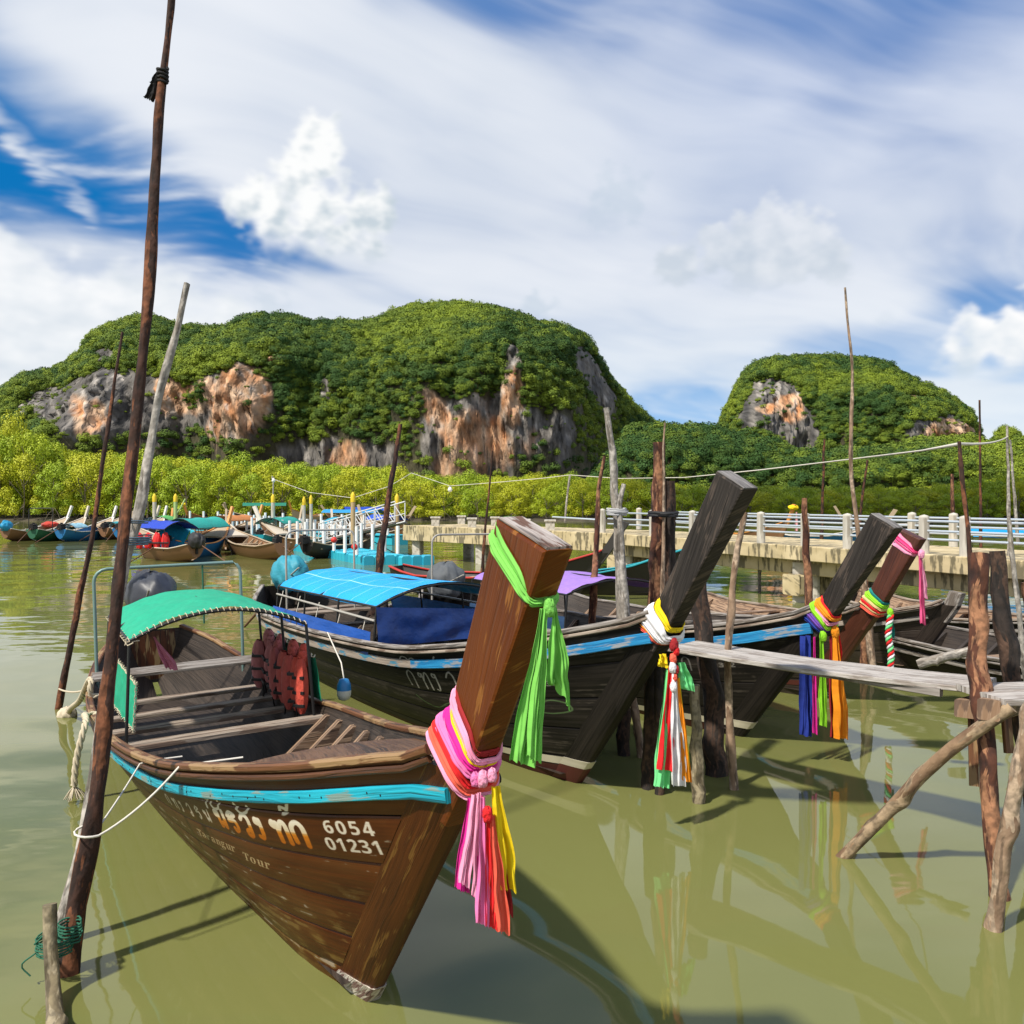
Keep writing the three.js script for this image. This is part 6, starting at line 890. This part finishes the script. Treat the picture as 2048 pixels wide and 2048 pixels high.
row.forEach(([label, px, py, m, cv, cy], k) => {
  const st = on(px, py, 0), dirx = [0.1, 0.02, 0.05, 0.02, 0.12, 0.05][k], L = 6.5, hd = V(dirx, 0, -1).normalize(), f = st.clone().addScaledVector(hd, L);
  const b = longtail({ label, far: true, pos: [f.x, -f.z], hx: hd.x, hz: hd.z, mats: m, thwarts: [[-2, 0.5, 0.25, 0.05], [-4, 0.5, 0.25, 0.05]], ...FG(1.05, L) }); if (k !== 3) engine(b, '', k === 0 ? cv : null, { a: -L + 0.2, y: 0.85, dir: k % 2 ? 1 : -1 });
  if (cv && k) awning(b, { a0: -5.8, a1: -4, hw: 0.55 + cy * 0.2, side: cy + 0.1, crown: cy + 0.4, cloth: cv, posts: k === 2 ? [[-4, 1], [-4, -1], [-5.8, 1], [-5.8, -1]] : [] });
  if (k === 1) { sternArch(b, -5.4, 0.85, 0.7, 2.35, M.blackPipe, 0.03); const r = solo('red_cloth', 'red cloth spread over the second boat from the left edge', 'cloth', lump(0, 0, 0, 0.6, 0.22, 0.35, 4), cloth([0.55, 0.05, 0.03]), null, toWorld(b, V(-4.2, 1.15, 0))); }
});
{ const b = farBoat('longtail boat with a sashed prow seen behind the far blue canopy', [385, 1056], [-0.3, 0.95], fm(P.brown, P.orange, P.tan, P.orange), { L: 7, k: 1.15 }); solo('prow_scarf', 'yellow sash at the tip of the far orange prow', 'scarf', lump(0, 0, 0, .22, .16, .2, 2), cloth(COL.yellow), null, prowPoint(b, .85, -.12)); }
{ const b = farBoat('far longtail boat with an orange prow beyond the white dock posts', [590, 1046], [-0.25, 0.97], fm(P.tan, P.orange, P.tan, P.orange), { L: 7, k: 1.2 }); }
{ const b = farBoat('far longtail boat with a tan prow and yellow sash behind the teal tarpaulin', [462, 1060], [-0.1, 0.99], fm(P.brown, P.tan, P.tan, P.tan), { L: 7, k: 1.15 }); }
{ const b = farBoat('far longtail boat under a deep blue canopy behind the dock', [670, 1052], [-0.9, 0.3], fm(P.brown, P.tan, P.tan, P.tan), { L: 8 }); awning(b, { a0: -6, a1: -1, hw: 0.9, side: 1.7, crown: 2.1, cloth: cloth([0.008, 0.06, 0.45], .6), posts: [[-1, 1], [-6, 1], [-6, -1], [-1, -1]] }); }
{ const b = farBoat('far longtail boat under a dark green canopy behind the dock', [470, 1044], [-0.9, 0.2], fm(P.dark, P.tan, P.tan, P.tan), { L: 8 }); awning(b, { a0: -6.5, a1: -1, hw: 1.0, side: 2.1, crown: 2.5, cloth: cloth([0.01, 0.20, 0.12], .6), posts: [[-1, 1], [-6.5, 1], [-6.5, -1], [-1, -1]] }); }
{ const b = farBoat('far longtail boat under a sky blue canopy beside the steel ramp', [800, 1062], [0.9, 0.2], fm(P.brown, P.tan, P.tan, P.tan), { L: 9 }); awning(b, { a0: -7.5, a1: -2, hw: 1.0, side: 1.7, crown: 2.0, cloth: cloth([0.01, 0.28, 0.60], .6), posts: [[-2, 1], [-7.5, 1], [-7.5, -1], [-2, -1]] }); }
// beyond the pier
{ const b = farBoat('longtail boat beyond the pier with an ochre prow and yellow sash', [1556, 1098], [0.35, 0.93], fm(P.brown, P.orange, P.tan, P.orange), { L: 8, k: 1.15 }); solo('prow_scarf', 'yellow sash on the ochre prow seen through the pier railing', 'scarf', lump(0, 0, 0, .3, .16, .24, 5), cloth(COL.yellow), null, prowPoint(b, .88, -.14)); solo('prow_ribbon', 'pale pink ribbon hanging beside the ochre prow', 'ribbon', tailOf(V(0, 0, 0), 1.1, 0.22, { face: V(0, 0, 1) }), cloth([.8, .4, .4]), null, prowPoint(b, .8, .25)); }
{ const b = farBoat('longtail boat with a sky blue canopy beyond the railing at the right edge', [2330, 1150], [0.95, 0.3], fm(P.blue, P.orange, P.tan, P.tan), { L: 8 }); awning(b, { a0: -7.0, a1: -3, hw: 0.95, side: 1.45, crown: 1.8, cloth: cloth([0.005, 0.30, 0.66], .6), posts: [[-3, 1], [-7, 1], [-7, -1], [-3, -1]] }); }
{ const b = farBoat('small blue longtail boat on the water beyond the pier', [1740, 1092], [0.9, 0.2], fm(P.blue, P.white, P.tan, P.tan), { L: 6 }); }
{ const b = farBoat('distant pale longtail boat near the mangroves beyond the pier', [1700, 1062], [-0.95, 0.1], fm(P.dark, P.white, P.tan, P.tan), { L: 8 }); }

// more of the fleet packed along the dock
[['open tan longtail boat lying left of the first white dock posts', [452, 1092], [-0.3, -0.95], fm(P.brown, P.pale, P.tan, P.tan), null],
 ['longtail boat under a sea green awning beside the slim yellow capped piles', [590, 1090], [0.1, -0.99], fm(P.teal, P.white, P.tan, P.tan), [0.01, 0.36, 0.28]],
 ['longtail boat with a turquoise tarpaulin right of the slim yellow capped piles', [668, 1092], [-0.3, -0.95], fm(P.blue, P.white, P.tan, P.pale), [0.01, 0.34, 0.50]],
 ['longtail boat under a royal blue awning close to the tall timber pile', [735, 1078], [-0.6, -0.8], fm(P.brown, P.pale, P.tan, P.tan), [0.006, 0.07, 0.50]],
 ['pale longtail boat with a lime awning behind the far blue canopy boat', [338, 1084], [-0.2, -0.97], fm(P.green, P.pale, P.tan, P.orange), [0.10, 0.45, 0.10]],
 ['small longtail boat with a dull orange awning at the far end of the dock', [505, 1080], [0.2, -0.97], fm(P.brown, P.tan, P.tan, P.orange), [0.60, 0.22, 0.05]]].forEach(([l, p, h, m, c], k) => {
  const b = farBoat(l, p, h, m, { L: 6 + (k % 3) * 0.5, k: 1 + (k % 2) * 0.1 }); engine(b, '', null, { a: -6, y: 0.8, dir: k % 2 ? 1 : -1 });
  if (c) awning(b, { a0: -4.6, a1: -1.2, hw: 0.9, side: 1.5, crown: 1.85, cloth: cloth(c, .6), posts: [[-1.2, 1], [-1.2, -1], [-4.6, 1], [-4.6, -1]] });
});
scene.traverse((o) => { if (o.isMesh) o.castShadow = o.receiveShadow = true; });
renderer.render(scene, camera);
